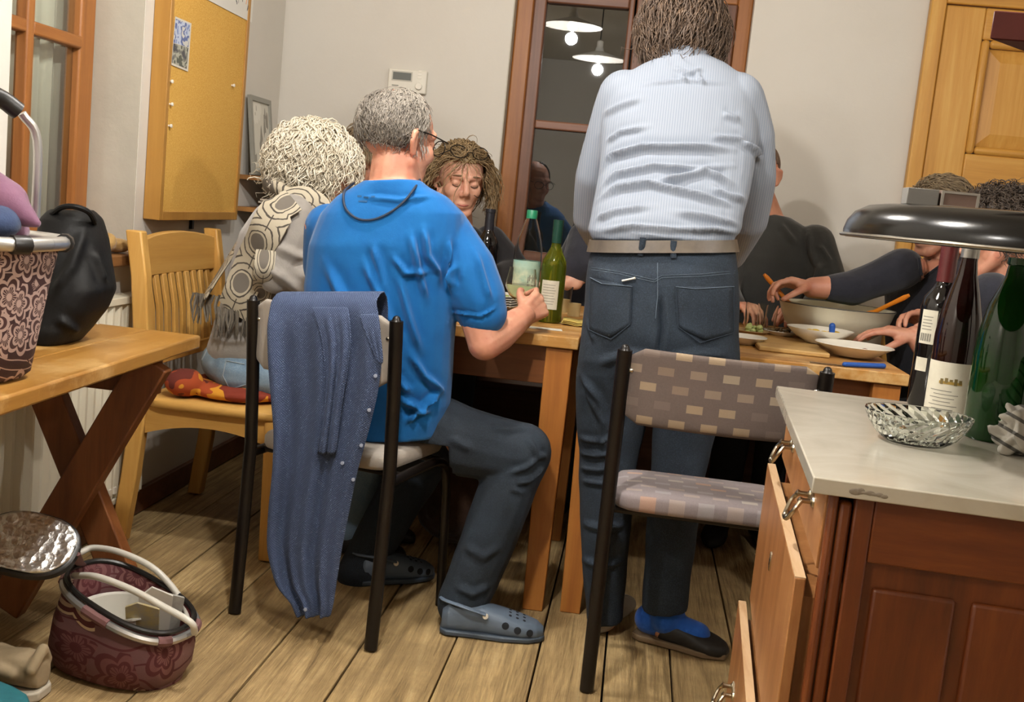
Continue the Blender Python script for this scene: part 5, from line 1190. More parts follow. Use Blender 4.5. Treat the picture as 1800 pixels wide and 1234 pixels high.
# ---------------------------------------------------------------- things on the trestle table
def flower_cloth(name, base, base2, line, fill, sc, pet=5, coordk='Object', rnd=.8, w_=.05, fillp=.35, base3=None):
    t = NT(name); v0 = t.coord((sc, sc, sc), coordk); s0 = t.n('ShaderNodeSeparateXYZ'); t.l(v0, s0.inputs[0]); c0 = t.n('ShaderNodeCombineXYZ'); t.l(t.math('ADD', s0.outputs[0], s0.outputs[1]), c0.inputs[0]); t.l(s0.outputs[2], c0.inputs[2]); v = c0.outputs[0]; vo = t.n('ShaderNodeTexVoronoi', voronoi_dimensions='3D'); vo.inputs['Scale'].default_value = 1; vo.inputs['Randomness'].default_value = rnd; t.l(v, vo.inputs['Vector'])
    d = t.vmath('SUBTRACT', v, vo.outputs['Position']); s = t.n('ShaderNodeSeparateXYZ'); t.l(d.outputs[0], s.inputs[0])
    r = t.math('SQRT', t.math('ADD', t.math('POWER', s.outputs[0], 2), t.math('POWER', s.outputs[2], 2))); th = t.math('ARCTAN2', s.outputs[2], s.outputs[0])
    pr = t.math('ADD', .30, t.math('MULTIPLY', t.math('ABSOLUTE', t.math('COSINE', t.math('MULTIPLY', th, pet/2))), .17))
    out = t.math('LESS_THAN', t.math('ABSOLUTE', t.math('SUBTRACT', r, pr)), w_); inn = t.math('LESS_THAN', t.math('ABSOLUTE', t.math('SUBTRACT', r, t.math('MULTIPLY', pr, .58))), w_*.7); ctr = t.math('LESS_THAN', r, .09)
    rays = t.math('MULTIPLY', t.math('GREATER_THAN', t.math('SINE', t.math('MULTIPLY', th, 20)), .6), t.math('LESS_THAN', r, t.math('MULTIPLY', pr, .55)))
    ws = t.n('ShaderNodeTexWave', wave_type='RINGS'); ws.inputs['Scale'].default_value = .55; ws.inputs['Distortion'].default_value = 7; ws.inputs['Detail'].default_value = 1; t.l(v, ws.inputs['Vector'])
    vine = t.math('MULTIPLY', t.math('LESS_THAN', t.math('ABSOLUTE', t.math('SUBTRACT', ws.outputs['Fac'], .5)), .1), t.math('GREATER_THAN', r, t.math('ADD', pr, .04)))
    m_ = t.math('MAXIMUM', t.math('MAXIMUM', out, inn), t.math('MAXIMUM', ctr, t.math('MAXIMUM', rays, vine)))
    inside = t.math('MULTIPLY', t.math('LESS_THAN', r, pr), fillp)
    bs = t.mix(t.ramp(t.noise(v, .8, 2), [(.45, 0.), (.55, 1.)]), base, base2)
    if base3:
        sep = t.n('ShaderNodeSeparateColor'); t.l(vo.outputs['Color'], sep.inputs[0]); bs = t.mix(t.math('MULTIPLY', t.math('GREATER_THAN', sep.outputs[0], .72), t.math('LESS_THAN', r, t.math('ADD', pr, .1))), bs, base3)
    t.bump(t.noise(t.coord(), 400, 2), .25, .001)
    return t.set(t.mix(m_, t.mix(inside, bs, fill), line), .75)
M_fl1 = flower_cloth('brown_flower_canvas', '#2f1717', '#391d1c', '#a78e84', '#4d302d', 13, 5)
M_fl2 = flower_cloth('red_flower_canvas', '#5d3c3c', '#714f4a', '#491316', '#68302f', 8.0, 5, w_=.05, base3='#b8a58a')
M_plast = plain('black_plastic', '#161412', .4)
bq = at(40, 640, Z=tz)          # basket on the table
BX, BY = -1.17, 1.80
sb = thing('shopping_basket', (BX, BY, tz), 'brown shopping basket with a pale flower print on the trestle table', 'basket')
bm = B(); zt = .985
loft(bm, [(V((BX, BY, tz+.002+dz)), a, b, V((1, .0, 0))) for dz, a, b in ((0, .115, .075), (.012, .128, .085), (.08, .138, .095), (.16, .15, .105), (.235, .163, .118))], 40, 3.2)
obj('basket_body', bm, M_fl1, sb, sharp=80)
R = [V((BX+.17*math.copysign(abs(math.cos(a))**.6, math.cos(a)), BY+.125*math.copysign(abs(math.sin(a))**.6, math.sin(a)), tz+.245)) for a in [2*math.pi*k/40 for k in range(41)]]
bm = B(); tube(bm, R, .0125, 10); obj('rim', bm, M_alu, sb)
for a0 in (.42, -.42, math.pi/2, -math.pi/2, math.pi-.5, math.pi+.5):
    q = [V((BX+.17*math.copysign(abs(math.cos(a))**.6, math.cos(a)), BY+.125*math.copysign(abs(math.sin(a))**.6, math.sin(a)), tz+.245)) for a in np.linspace(a0-.13, a0+.13, 6)]
    bm = B(); tube(bm, q, .0165, 10); obj('corner_joint', bm, M_plast, sb)
q0 = V((BX+.07, BY-.128, tz+.25)); bm = B(); cap(bm, q0+V((0, -.01, -.005)), q0+V((0, .012, -.005)), .024); cap(bm, q0, q0+V((0, 0, .045)), .014); obj('hinge', bm, M_plast, sb)
bm = B(); hb = spline([q0+V((0, -.005, .03)), q0+V((.002, -.005, .12)), q0+V((-.002, 0, .17)), q0+V((-.02, .02, .215)), q0+V((-.04, .05, .235))], 6); tube(bm, hb, .0135, 10, .75); obj('handle_bar', bm, M_alu, sb)
bm = B(); tube(bm, spline([q0+V((-.024, .025, .218)), q0+V((-.045, .06, .238)), q0+V((-.06, .13, .245)), q0+V((-.045, .2, .238)), q0+V((-.024, .23, .218))], 5), .0165, 12); obj('grip', bm, M_plast, sb)
bm = B(); tube(bm, spline([q0+V((-.02, .235, .215)), q0+V((0, .255, .17)), q0+V((.0, .26, .03))], 5), .0105, 10, .75); obj('handle_bar', bm, M_alu, sb)
M_purple = cloth('purple_quilt', '#5c3a4e', '#6a465a', 200, .3, .7); M_navy = cloth('navy_fleece', '#28344e', '#32405e', 300, .4)
bm = B(); ell(bm, (BX+.0, BY, tz+.262), (.13, .085, .045)); chain(bm, [V((BX-.12, BY-.02, 1.045)), V((BX+.0, BY-.02, 1.05)), V((BX+.1, BY-.02, 1.03)), V((BX+.165, BY-.03, 1.00))], [.07, .062, .04, .008])
jk = blob('jacket', bm, M_purple, None, .006, 5, 0, lambda me: ripple(me, .006, 15, (1, 1, 1), 12)); tag(jk, 'purple quilted jacket stuffed into the basket on the trestle table', 'jacket')
bm = B(); ell(bm, (BX+.095, BY-.05, tz+.275), (.05, .045, .032)); ell(bm, (BX+.065, BY-.06, tz+.28), (.05, .036, .028))
tag(blob('fleece', bm, M_navy, None, .005, 4, 0, lambda me: ripple(me, .005, 24, (1, 1, 1), 14)), 'navy fleece bundle beside the purple jacket in the basket', 'clothing')
M_leath = plain('black_leather', '#060606', .6, var='#0c0b0b', vs=9, bump=.3, bs=90, Specular_IOR_Level=.2)
BYb = 2.12
hb_ = thing('handbag', at(110, 600, Z=tz), 'slouching black leather bag behind the flowered basket on the trestle table', 'bag')
rb = smooth_rows([(368, 96, 158, .05, 2.33), (385, 84, 170, .075, 2.33), (420, 80, 180, .085, 2.32), (470, 70, 188, .09, 2.31), (510, 62, 194, .095, 2.30), (545, 60, 178, .095, 2.29), (580, 62, 150, .09, 2.27), (604, 66, 128, .08, 2.26)], 3)
bm = B(); loft(bm, rows(rb), ex=2.6)
bg = blob('bag_body', bm, M_leath, hb_, .006, 5, 0, lambda me: (ripple(me, .004, 13, (1, 1, .5), 5), above(me, tz+.001, lambda p: True), folds(me, [([(150, 400), (125, 470), (90, 520)], .012, .007), ([(165, 440), (185, 500)], .012, .008), ([(100, 560), (140, 585)], .01, .006)])))
q = [at(x, y, Y=Y) for x, y, Y in ((92, 376, 2.27), (110, 364, 2.26), (135, 364, 2.26), (157, 374, 2.28), (166, 392, 2.32), (150, 372, 2.39), (120, 362, 2.39), (92, 376, 2.27))]
bm = B(); tube(bm, spline(q, 4), .006, 8); obj('rim_piping', bm, M_leath, hb_)
M_news = print_mat('newsprint', [(0, '#8f8d88'), (.4, '#c9c6bd'), (.52, '#dad7ce')], 60)
nw = thing('newspaper', at(185, 572, Z=tz), 'folded white newspaper lying behind the black bag on the trestle table', 'newspaper')
for k in range(3):
    bm = B(); pr_ = []
    for j in range(9):
        u = j/8; pr_.append((u, .012+.02*k*math.sin(u*3.1)+.055*u*u*(1-.15*k)))
    c0 = at(150, 582, Z=tz)
    c0 = V((-1.39, 2.44, tz))
    rings(bm, [[c0+V((-.025+.155*u, dy, z+e)) for dy in (0, .12) for e in ((0, .0012) if dy == 0 else (.0012, 0))] for u, z in pr_])
    obj('page', bm, M_news, nw, sharp=180)
bm = B(); ell(bm, (XL+.005, 3.13, WZ0+.027), (.035, .06, .022)); ell(bm, (XL+.0, 3.07, WZ0+.035), (.03, .03, .03)); tag(blob('glove', bm, cloth('tan_wool', '#9b7a48', '#b3935c', 200, .5), None, .005, 3, 0, lambda me: ripple(me, .004, 35, (1, 1, 1), 6)), 'tan woollen glove lying on the wooden sill of the left window', 'glove')
# ---------------------------------------------------------------- flowered basket on the floor, lid open
fb_ = thing('basket', (-1.03, 2.15, 0), 'red flowered picnic basket with white handles standing on the floorboards', 'basket')
A0, B0 = at(138, 992, Y=2.30), at(326, 1110, Y=2.22)          # long axis of the rim
cR = (A0+B0)/2; la = (B0-A0); La = la.length/2; xa_ = la.normalized(); ya_ = V((0, 0, 1)).cross(xa_).normalized()
bse = V((cR.x, cR.y, 0))+V((-.02, -.0, 0)); tilt = xa_.z
def ringp(c, a, b, x, y, ex=2.6, n=44): return [c+x*(a*math.copysign(abs(math.cos(t_))**(2/ex), math.cos(t_)))+y*(b*math.copysign(abs(math.sin(t_))**(2/ex), math.sin(t_))) for t_ in [2*math.pi*k/n for k in range(n)]]
xf = V((xa_.x, xa_.y, 0)).normalized()
lev = [(.004, La*.86, .085, 0), (.012, La*.95, .098, 0), (.07, La*1.03, .112, .15), (.15, La*1.02, .112, .5), (.22, La*.97, .105, .8)]
bm = B(); R = []
for z, a, b, k in lev:
    c = bse.lerp(cR, k); c.z = z*cR.z/.265; x = xf.lerp(xa_, k).normalized(); R.append(ringp(c, a, b, x, ya_))
R.append(ringp(cR, La*.95, .10, xa_, ya_)); R.append(ringp(cR+V((0, 0, -.003)), La*.92, .094, xa_, ya_)); R.append(ringp(cR+V((0, 0, -.07)), La*.9, .09, xa_, ya_)); R.append(ringp(cR+V((0, 0, -.2)), La*.8, .075, xf, ya_))
rings(bm, R); obj('basket_body', bm, M_fl2, fb_, sharp=80)
rr = ringp(cR+V((0, 0, -.012)), La*.985, .106, xa_, ya_); bm = B(); tube(bm, rr+[rr[0]], .009, 8); obj('rim_tube', bm, M_alu, fb_)
rr2 = ringp(cR+V((0, 0, .004)), La*.95, .099, xa_, ya_); bm = B(); tube(bm, rr2+[rr2[0]], .006, 8); obj('rim_piping', bm, M_plast, fb_)
for k in (3, 11, 19, 25, 33, 41):
    bm = B(); tube(bm, [rr[(k-1) % 44], rr[k], rr[(k+1) % 44]], .0115, 8); obj('rim_strap', bm, plain('red_canvas_strap', '#6d4a48', .8), fb_)
M_wh = plain('white_plastic', '#c8c4b8', .3)
for hs_, pts in ((1, [(140, 972, .31), (165, 963, .335), (215, 972, .36), (275, 1003, .355), (322, 1060, .31), (333, 1105, .27)]), (-1, [(130, 1012, .30), (170, 1014, .315), (230, 1036, .32), (290, 1068, .31), (335, 1094, .29), (342, 1112, .27)])):
    q = [at(x, y, Y=cR.y+ya_.y*.1*hs_*(1 if 0 < i < 5 else .6)+xa_.y*La*(-1+2*i/5)) for i, (x, y, z) in enumerate(pts)]
    bm = B(); tube(bm, spline(q, 6), .0075, 10); obj('handle', bm, M_wh, fb_)
# lid with crinkled foil lining, flapped open to the left
t = NT('silver_foil'); v = t.coord(); t.set('#dcd9d2', .36, 1.0); vo = t.n('ShaderNodeTexVoronoi'); vo.inputs['Scale'].default_value = 60; t.l(v, vo.inputs['Vector']); t.bump(t.math('ADD', vo.outputs['Distance'], t.noise(v, 40, 4)), .7, .005); M_foil = t.m
lc = at(50, 956, Y=2.14); l0 = at(133, 985, Y=2.14)
lx = V((1, .1, -.12)).normalized(); ly = V((.0, .72, .62)); ly = (ly-lx*ly.dot(lx)).normalized(); ln2 = lx.cross(ly)
bm = B(); rings(bm, [ringp(lc+ln2*h, .105*s, .075*s, lx, ly, 2.4) for h, s in ((-.016, .9), (-.012, 1), (.003, 1), (.007, .95))]); obj('lid', bm, M_plast, fb_, bev=0)
bm = B(); gr = []
for i in range(13):
    row = []
    for j in range(44):
        p = ringp(lc+ln2*(.008+.0022*math.sin(i*1.3+j*.9)*(i/12)), .098*i/12+.0005, .069*i/12+.0005, lx, ly, 2.4)[j]; row.append(bm.verts.new(p))
    gr.append(row)
for a, b in zip(gr, gr[1:]):
    for j in range(44): bm.faces.new((a[j], a[(j+1) % 44], b[(j+1) % 44], b[j]))
bm.faces.new(gr[0]); o = obj('foil_lining', bm, M_foil, fb_); s = o.modifiers.new('s', 'SOLIDIFY'); s.thickness = .003
bm = B(); tube(bm, [rr2[22]+V((.0, 0, .0)), (rr2[22]+l0)/2, lc+lx*.10], .012, 8, .4); obj('lid_hinge', bm, plain('red_canvas_strap2', '#6d4a48', .8), fb_)
# contents
tb = thing('tub', cR, 'white plastic tub inside the red flowered basket', 'container'); cT = cR-xa_*.03+V((0, 0, -.09))
bm = B(); lathe(bm, [(.0, -.06), (.06, -.06), (.08, .05), (.088, .052), (.088, .056), (.077, .054), (.058, -.05), (.0, -.052)], cT, 32); obj('tub_body', bm, M_wh, tb)
for k, (dx, dy, h_, an, lb, cl) in enumerate(((.06, .012, .10, .5, 'white pointed card standing upright in the basket', '#c4bfb4'), (.075, .035, .075, .7, 'striped paper packet at the far side of the basket', '#a9a69e'), (.06, -.03, .05, .2, 'yellow and grey paper bag near the front of the basket', '#b09a5c'))):
    c = cR+xa_*dx+ya_*dy; bm = B(); M_ = Matrix.Translation(c) @ Matrix.Rotation(an, 4, 'Z') @ Matrix.Rotation(.25, 4, 'X')
    rings(bm, [[M_ @ V(p) for p in ((-.033, y, -.1), (.033, y, -.1), (.036, y, h_*.3), (-.01, y, h_*.55), (-.036, y, h_*.3))] for y in (0, .006)]); tag(obj('paper_packet', bm, plain('packet_paper', cl, .6, var='#8c8980' if k else None, vs=40), smooth=False), lb, 'packet')
# ---------------------------------------------------------------- shoes at the lower left
M_snk = plain('beige_sneaker', '#9c8a6c', .8, var='#87765a', vs=14, bump=.4)
sn = thing('sneaker', at(40, 1215, Z=0), 'beige sneaker lying in front of the flowered basket', 'shoe')
hc = at(80, 1222, Z=0); hc.y -= .01; tc = V((hc.x-.25, hc.y+.02, 0))
bm = B(); shoe(bm, hc, tc, .045, .07, .018); d_ = V((-1, .08, 0)).normalized(); 
chain(bm, [hc+V((-.012, -.03, .07)), hc+V((-.005, 0, .105)), hc+V((-.012, .03, .07))], [.012, .012, .012]); chain(bm, [hc+V((-.05, -.038, .06)), hc+V((-.12, -.036, .075))], [.012, .014]); chain(bm, [hc+V((-.05, .038, .06)), hc+V((-.12, .036, .075))], [.012, .014])
us = blob('upper', bm, M_snk, sn, .004, 4)
bm = B(); R = []
for u, ww in ((-.02, .5), (.05, .85), (.3, .85), (.6, 1.02), (.85, .95), (1.0, .5)): R.append([hc+V((-.25*u, .02*u+.048*ww*i, z)) for i, z in ((-1, .001), (1, .001), (1.04, .022), (-1.04, .022))])
rings(bm, R); obj('sole', bm, plain('pale_sole', '#b3aa98', .6), sn, bev=.004)
bm = B(); ell(bm, hc+V((-.06, 0, .078)), (.05, .028, .012)); obj('shoe_opening', bm, plain('shoe_lining', '#3a3026', .95), sn)
ts = thing('slipper', at(20, 1230, Z=0), 'teal slipper at the lower left corner of the floor beside the sneaker', 'shoe')
h2 = at(44, 1222, Y=1.97); h2.z = 0
bm = B(); shoe(bm, h2+V((-.25, 0, 0)), h2+V((.005, .0, 0)), .046, .075, .01); blob('upper', bm, plain('teal_felt', '#1d6a72', .85, var='#15565e', vs=20, bump=.5), ts, .005, 3)
bm = B(); R = []
for u, ww in ((0, .5), (.1, .9), (.5, .9), (.85, .95), (1.04, .4)): R.append([h2+V((-.25+.25*u, .05*ww*i, z)) for i, z in ((-1, .001), (1, .001), (1, .012), (-1, .012))])
rings(bm, R); obj('sole', bm, M_wh, ts, bev=.003)
# soft brown sack under the table
bm = B(); ell(bm, (-.47, 3.46, .16), (.17, .13, .15)); ell(bm, (-.45, 3.46, .3), (.12, .10, .10)); ell(bm, (-.38, 3.46, .36), (.1, .07, .05))
tag(blob('sack', bm, cloth('brown_fleece', '#33231a', '#4a3425', 120, .8), None, .007, 4, 0, lambda me: ripple(me, .01, 22, (1, 1, 1), 9)), 'dark brown soft sack on the floor under the table', 'bag')
# ---------------------------------------------------------------- things on the dresser
G_green = NT('green_bottle_glass'); G_green.set('#0a4210', .05); G_green.b.inputs['Transmission Weight'].default_value = .6; G_green.b.inputs['IOR'].default_value = 1.5; G_green = G_green.m
G_brown = NT('brown_bottle_glass'); G_brown.set('#1d0806', .04); G_brown.b.inputs['Transmission Weight'].default_value = .3; G_brown = G_brown.m
G_black = plain('black_bottle_glass', '#0b0808', .05); G_olive = NT('olive_bottle_glass'); G_olive.set('#7d8a26', .03); G_olive.b.inputs['Transmission Weight'].default_value = .8; G_olive.b.inputs['IOR'].default_value = 1.3; G_olive = G_olive.m
G_clear = glass('clear_glass', (.95, .97, .95, 1), 0, 1.3); G_cut = glass('cut_glass', (.93, .97, .94, 1), .02, 1.45); G_pet = glass('clear_plastic', (.96, .97, .97, 1), .03, 1.12)
M_label = plain('paper_label', '#c9c3b0', .7, var='#bdb6a2', vs=25); M_foilcap = plain('silver_capsule', '#a9a7a2', .3, .9); M_ink = plain('label_ink', '#77736a', .8); M_barc = plain('barcode_ink', '#2b2a2a', .8)
def band(nm, c, r, a0, a1, z0, z1, m, par, e=.0007, n=18):
    bm = B(); rings(bm, [[c+V(((r+q)*math.cos(a), (r+q)*math.sin(a), z)) for q, z in ((0, z0), (e, z0), (e, z1), (0, z1))] for a in np.linspace(a0, a1, n)]); return obj(nm, bm, m, par, sharp=60)
def bottle(c, prof, m, label, parts=(), name='wine_bottle', cat='bottle'):
    c.z += .0008; t_ = thing(name, c, label, cat); bm = B(); lathe(bm, [(.0, .002)]+list(prof)+[(.0, prof[-1][1])], c, 40); obj('bottle_body', bm, m, t_, sharp=50); return t_
TH = lambda c: math.atan2(-c.y, -c.x)      # direction of the bottle's side turned to the room
c = at(1752, 778, Z=DZ); c.y += .03
gb = bottle(c, [(.044, .0), (.0485, .008), (.0485, .14), (.046, .175), (.036, .225), (.026, .25), (.018, .272), (.0155, .292), (.018, .294), (.018, .305)], G_green, 'tall green bottle without a label in front of the dark bottles', name='wine_bottle')
c = at(1661, 738, Z=DZ)
bb_ = bottle(c, [(.036, .0), (.0395, .006), (.0395, .155), (.036, .19), (.026, .235), (.018, .265), (.0145, .29), (.0145, .318)], G_brown, 'brown wine bottle with a cream label and silver neck ring on the dresser')
a = TH(c); band('label', c, .0396, a-1.35, a+1.0, .008, .108, M_label, bb_)
band('label_print', c, .0404, a-.5, a+.5, .069, .074, plain('gold_print', '#9a7d33', .6), bb_, .0003)
for k in range(5):
    q = a-.45+.2*k; band('label_print', c, .0404, q, q+.13, .068+.003*(k % 3), .078+.002*(k % 2), plain('olive_print', '#6a5a2e', .6), bb_, .0004, 5)
for k in range(7): band('label_line', c, .0404, a-.9+.2*(k % 2), a+.1+.15*(k % 3), .016+.0066*k, .0172+.0066*k, M_ink, bb_, .0002, 8)
band('neck_ring', c, .0147, 0, 6.283, .296, .318, M_foilcap, bb_, .0012, 24)
c = at(1640, 724, Z=DZ)+V((.0, .05, 0))
kb_ = bottle(c, [(.034, .0), (.0375, .006), (.0375, .195), (.034, .213), (.02, .232), (.0152, .245), (.0148, .315), (.017, .318)], G_black, 'black wine bottle with two small white labels, leftmost on the dresser')
a = TH(c); band('label', c, .0376, a-.95, a-.1, .125, .19, M_label, kb_); band('label', c, .0376, a-.95, a-.3, .072, .098, M_label, kb_)
for k in range(9): band('barcode_bar', c, .0384, a-.85+.065*k, a-.85+.065*k+(.02 if k % 2 else .035), .13, .145, M_barc, kb_, .0002, 3)
for k in range(5): band('label_line', c, .0384, a-.85, a-.3-.05*(k % 2), .152+.006*k, .1535+.006*k, M_ink, kb_, .0002, 6)
band('capsule', c, .0153, 0, 6.283, .245, .318, plain('red_capsule', '#4a1414', .35), kb_, .0012, 24)
# pressed-glass bowl
c = at(1608, 778, Z=DZ); c.z += .0005; gbw = thing('glass_bowl', c, 'oval pressed-glass bowl with a diamond pattern on the dresser top', 'bowl')
bm = B(); R = []; n = 48
for i, (r, z, k) in enumerate(((.046, .0, 0), (.052, .004, 0), (.060, .012, .0028), (.066, .02, .0028), (.071, .027, .0028), (.0755, .034, .0028), (.079, .04, .0015), (.083, .047, 0), (.0825, .049, 0), (.0795, .048, 0), (.068, .028, 0), (.055, .012, 0), (.045, .006, 0))):
    R.append([c+V(((r+k*((j+i) % 2*2-1))*math.cos(2*math.pi*j/n), (r+k*((j+i) % 2*2-1))*.92*math.sin(2*math.pi*j/n), z)) for j in range(n)])
rings(bm, R); obj('bowl_body', bm, G_cut, gbw, smooth=False)
# tea towel bundle
t = NT('striped_towel'); v = t.coord(); sx = t.n('ShaderNodeSeparateXYZ'); t.l(v, sx.inputs[0]); st1 = t.math('SINE', t.math('ADD', t.math('MULTIPLY', sx.outputs[2], 260), t.math('MULTIPLY', sx.outputs[0], 120)))
t.bump(t.noise(v, 500, 2), .3, .001); M_tow = t.set(t.mix(t.math('GREATER_THAN', st1, .72), '#a8a296', '#55524c'), .95); M_tow2 = cloth('plain_towel', '#a59e90', '#8f897c', 500, .3)
cT = at(1775, 800, Z=DZ)+V((.035, .0, 0)); tw = thing('tea_towel', cT, 'crumpled pale tea towel with grey stripes at the right end of the dresser top', 'towel')
bm = B(); ell(bm, cT+V((.02, .02, .028)), (.075, .06, .032)); ell(bm, cT+V((.05, .03, .06)), (.055, .05, .045)); ell(bm, cT+V((-.015, .03, .05)), (.03, .04, .028)); ell(bm, cT+V((.09, .03, .1)), (.045, .04, .05)); chain(bm, [cT+V((-.045, .0, .008)), cT+V((-.02, -.02, .03))], [.008, .012])
def ftow(me):
    ftow2(me); above(me, DZ+.0008, lambda p: True)
def ftow2(me):
    ripple(me, .006, 40, (1, 1, 1), 4)
    folds(me, [([(1724, 812), (1738, 778), (1762, 746), (1796, 722)], .006, .009), ([(1742, 735), (1758, 712), (1776, 722), (1774, 748), (1752, 760)], .005, .008), ([(1790, 722), (1788, 760), (1800, 800)], .006, .009), ([(1722, 762), (1745, 752), (1758, 770)], .005, .007), ([(1760, 790), (1780, 770), (1798, 775)], .006, .008), ([(1775, 722), (1790, 690), (1800, 668)], .006, .009), ([(1745, 800), (1770, 812)], .005, .007)])
blob('towel_body', bm, M_tow, tw, .003, 3, 0, ftow)
# dark dish on a stand
kc = V((.605, 1.72, 0)); ks_ = thing('dish_stand', (.80, 1.85, DZ), 'round black metal dish with a shiny rim raised above the dresser bottles', 'stand')
bm = B(); lathe(bm, [(.0, .006), (.292, .006), (.297, .0), (.3015, .002), (.302, .012), (.298, .026), (.288, .04), (.27, .05), (.25, .0535), (.0, .0545)], kc+V((0, 0, 1.113)), 72)
t = NT('black_dish'); v = t.coord(); t.set(t.mix(t.ramp(t.noise(v, 7, 3), [(.55, 0.), (.75, .5)]), '#080706', '#120d09'), .2, 0, Specular_IOR_Level=.35); obj('dish', bm, t.m, ks_, sharp=60)
bm = B(); tube(bm, [kc+V((.304*math.cos(a), .304*math.sin(a), 1.1165)) for a in [2*math.pi*k/72 for k in range(73)]], .0028, 8); obj('rim', bm, plain('worn_rim', '#8d867a', .3, .9), ks_)
bm = B(); lathe(bm, [(.014, .0), (.014, .31), (.03, .3185)], (.80, 1.85, DZ+.008), 20); obj('column', bm, M_black, ks_)
bm = B(); lathe(bm, [(.07, .0), (.075, .006), (.02, .016), (.014, .03)], (.80, 1.85, DZ+.0005), 28); obj('base', bm, M_black, ks_)
zt2 = 1.113+.0545
for (xa, xb, lb, cl, fr_) in ((1592, 1648, 'small plain grey box on top of the black dish', '#6f6c66', 0), (1652, 1720, 'small brown box with a pale border on top of the black dish', '#6d574c', 1)):
    p0, p1_ = at(xa, 362, Y=1.68), at(xb, 362, Y=1.68); bt_ = thing('small_box', (p0.x, 1.68, zt2), lb, 'box')
    obj('box_body', box(B(), (p0.x, 1.68, zt2+.0004), (p1_.x, 1.715, zt2+.0245)), plain('box_card', cl, .6), bt_, bev=.001)
    if fr_:
        for q in ((p0.x, zt2+.0006, p1_.x, zt2+.004), (p0.x, zt2+.021, p1_.x, zt2+.0244), (p0.x, zt2+.004, p0.x+.004, zt2+.021), (p1_.x-.004, zt2+.004, p1_.x, zt2+.021)): obj('border', box(B(), (q[0], 1.6788, q[1]), (q[2], 1.6805, q[3])), plain('box_border', '#8f887d', .6), bt_, smooth=False)
# dark red wall shelf, upper right
M_red = plain('dark_red_paint', '#4a1510', .45, var='#3d100c', vs=6)
rs_ = thing('wall_shelf', (XR, 1.8, 1.41), 'dark red painted wall shelf jutting in from the upper right', 'shelf')
bm = B(); rings(bm, [[V((x, y, z)) for x, y in ((.462, 1.70), (XR, 1.64), (XR, 2.2), (.80, 2.07))] for z in (1.412, 1.452)]); obj('shelf_board', bm, M_red, rs_, bev=.002)
obj('bracket', box(B(), (XR-.25, 1.8, 1.25), (XR, 1.84, 1.412)), M_red, rs_, bev=.002)
# ---------------------------------------------------------------- things on the dining tables
Z0 = TZ+.0004
M_wat = NT('water_label'); v = M_wat.coord((1, 1, 1)); sx = M_wat.n('ShaderNodeSeparateXYZ'); M_wat.l(v, sx.inputs[0]); M_wat = M_wat.set(M_wat.mix(M_wat.ramp(M_wat.noise(v, 28, 3), [(.4, 0.), (.62, 1.)]), M_wat.ramp(M_wat.math('MULTIPLY', M_wat.math('SUBTRACT', sx.outputs[2], .84), 9), [(0, '#cfcaa8'), (.6, '#d9d9b8'), (1, '#7fb0a8')]), '#9fb8a4'), .5)
c = at(917, 560, Z=TZ); c.z = Z0; wb_ = thing('water_bottle', c, 'clear plastic water bottle with a green cap and pale label', 'bottle')
bm = B(); lathe(bm, [(.0, .002), (.034, 0), (.041, .008), (.041, .17), (.0425, .178), (.042, .21), (.036, .24), (.022, .285), (.0135, .308), (.0135, .32), (.0115, .32), (.0115, .308), (.02, .284), (.034, .24), (.04, .21), (.0405, .178), (.039, .17), (.039, .01), (.0, .006)], c, 40); obj('bottle_body', bm, G_pet, wb_)
band('label', c, .0413, 0, 6.283, .085, .175, M_wat, wb_, .0006, 40)
a = TH(c); 
for k in range(6): band('label_print', c, .042, a+.15+.12*k, a+.22+.12*k, .11+.006*(k % 3), .128+.006*(k % 2), M_ink, wb_, .0002, 4)
bm = B(); lathe(bm, [(.0165, .3), (.0165, .322), (.015, .325), (.0, .325)], c, 28); obj('cap', bm, plain('green_cap', '#1f7a55', .4), wb_)
c = at(964, 566, Z=TZ); c.z = Z0
ob_ = bottle(c, [(.034, .0), (.0372, .005), (.0372, .165), (.035, .183), (.024, .205), (.016, .222), (.0142, .235), (.0142, .29), (.0155, .292), (.0155, .302)], G_olive, 'half-full green white-wine bottle beside the water bottle')
band('label', c, .0374, TH(c)-.9, TH(c)+.55, .04, .125, M_label, ob_)
for k in range(8): band('label_line', c, .0382, TH(c)-.75, TH(c)+.2+.06*(k % 3), .055+.008*k, .0565+.008*k, M_ink, ob_, .0002, 8)
bm = B(); lathe(bm, [(.0155, .235), (.0158, .303), (.0, .3035)], c, 24); obj('capsule', bm, plain('dark_green_capsule', '#15392d', .3), ob_)
c = at(850, 545, Z=TZ); c = V((at(853, 470, Y=3.72).x, 3.72, Z0))
dw = bottle(c, [(.034, .0), (.0375, .005), (.0375, .19), (.035, .208), (.022, .228), (.0158, .242), (.0148, .30), (.017, .302), (.017, .312)], G_black, 'dark red-wine bottle in front of the wavy-haired person')
bm = B(); lathe(bm, [(.0162, .242), (.0156, .30), (.0178, .301), (.0178, .313), (.0, .3135)], c, 24); obj('capsule', bm, plain('black_capsule', '#1b1c24', .4), dw)
band('label', c, .0377, TH(c)-1., TH(c)+.6, .03, .06, M_label, dw)
c = V((at(914, 520, Y=3.16).x, 3.16, Z0)); zb = at(914, 531, Y=3.16).z-Z0; gl = thing('wine_glass', c, 'stemmed wine glass of white wine by the hand of the man in blue', 'glass')
bm = B(); lathe(bm, [(.0, .001), (.033, 0), (.033, .002), (.006, .006), (.004, .012), (.004, zb-.004), (.012, zb+.002), (.032, zb+.018), (.044, zb+.042), (.045, zb+.06), (.038, zb+.098), (.037, zb+.098), (.0435, zb+.06), (.0425, zb+.043), (.031, zb+.021), (.01, zb+.006), (.0, zb+.005)], c, 32); obj('glass_body', bm, G_clear, gl)
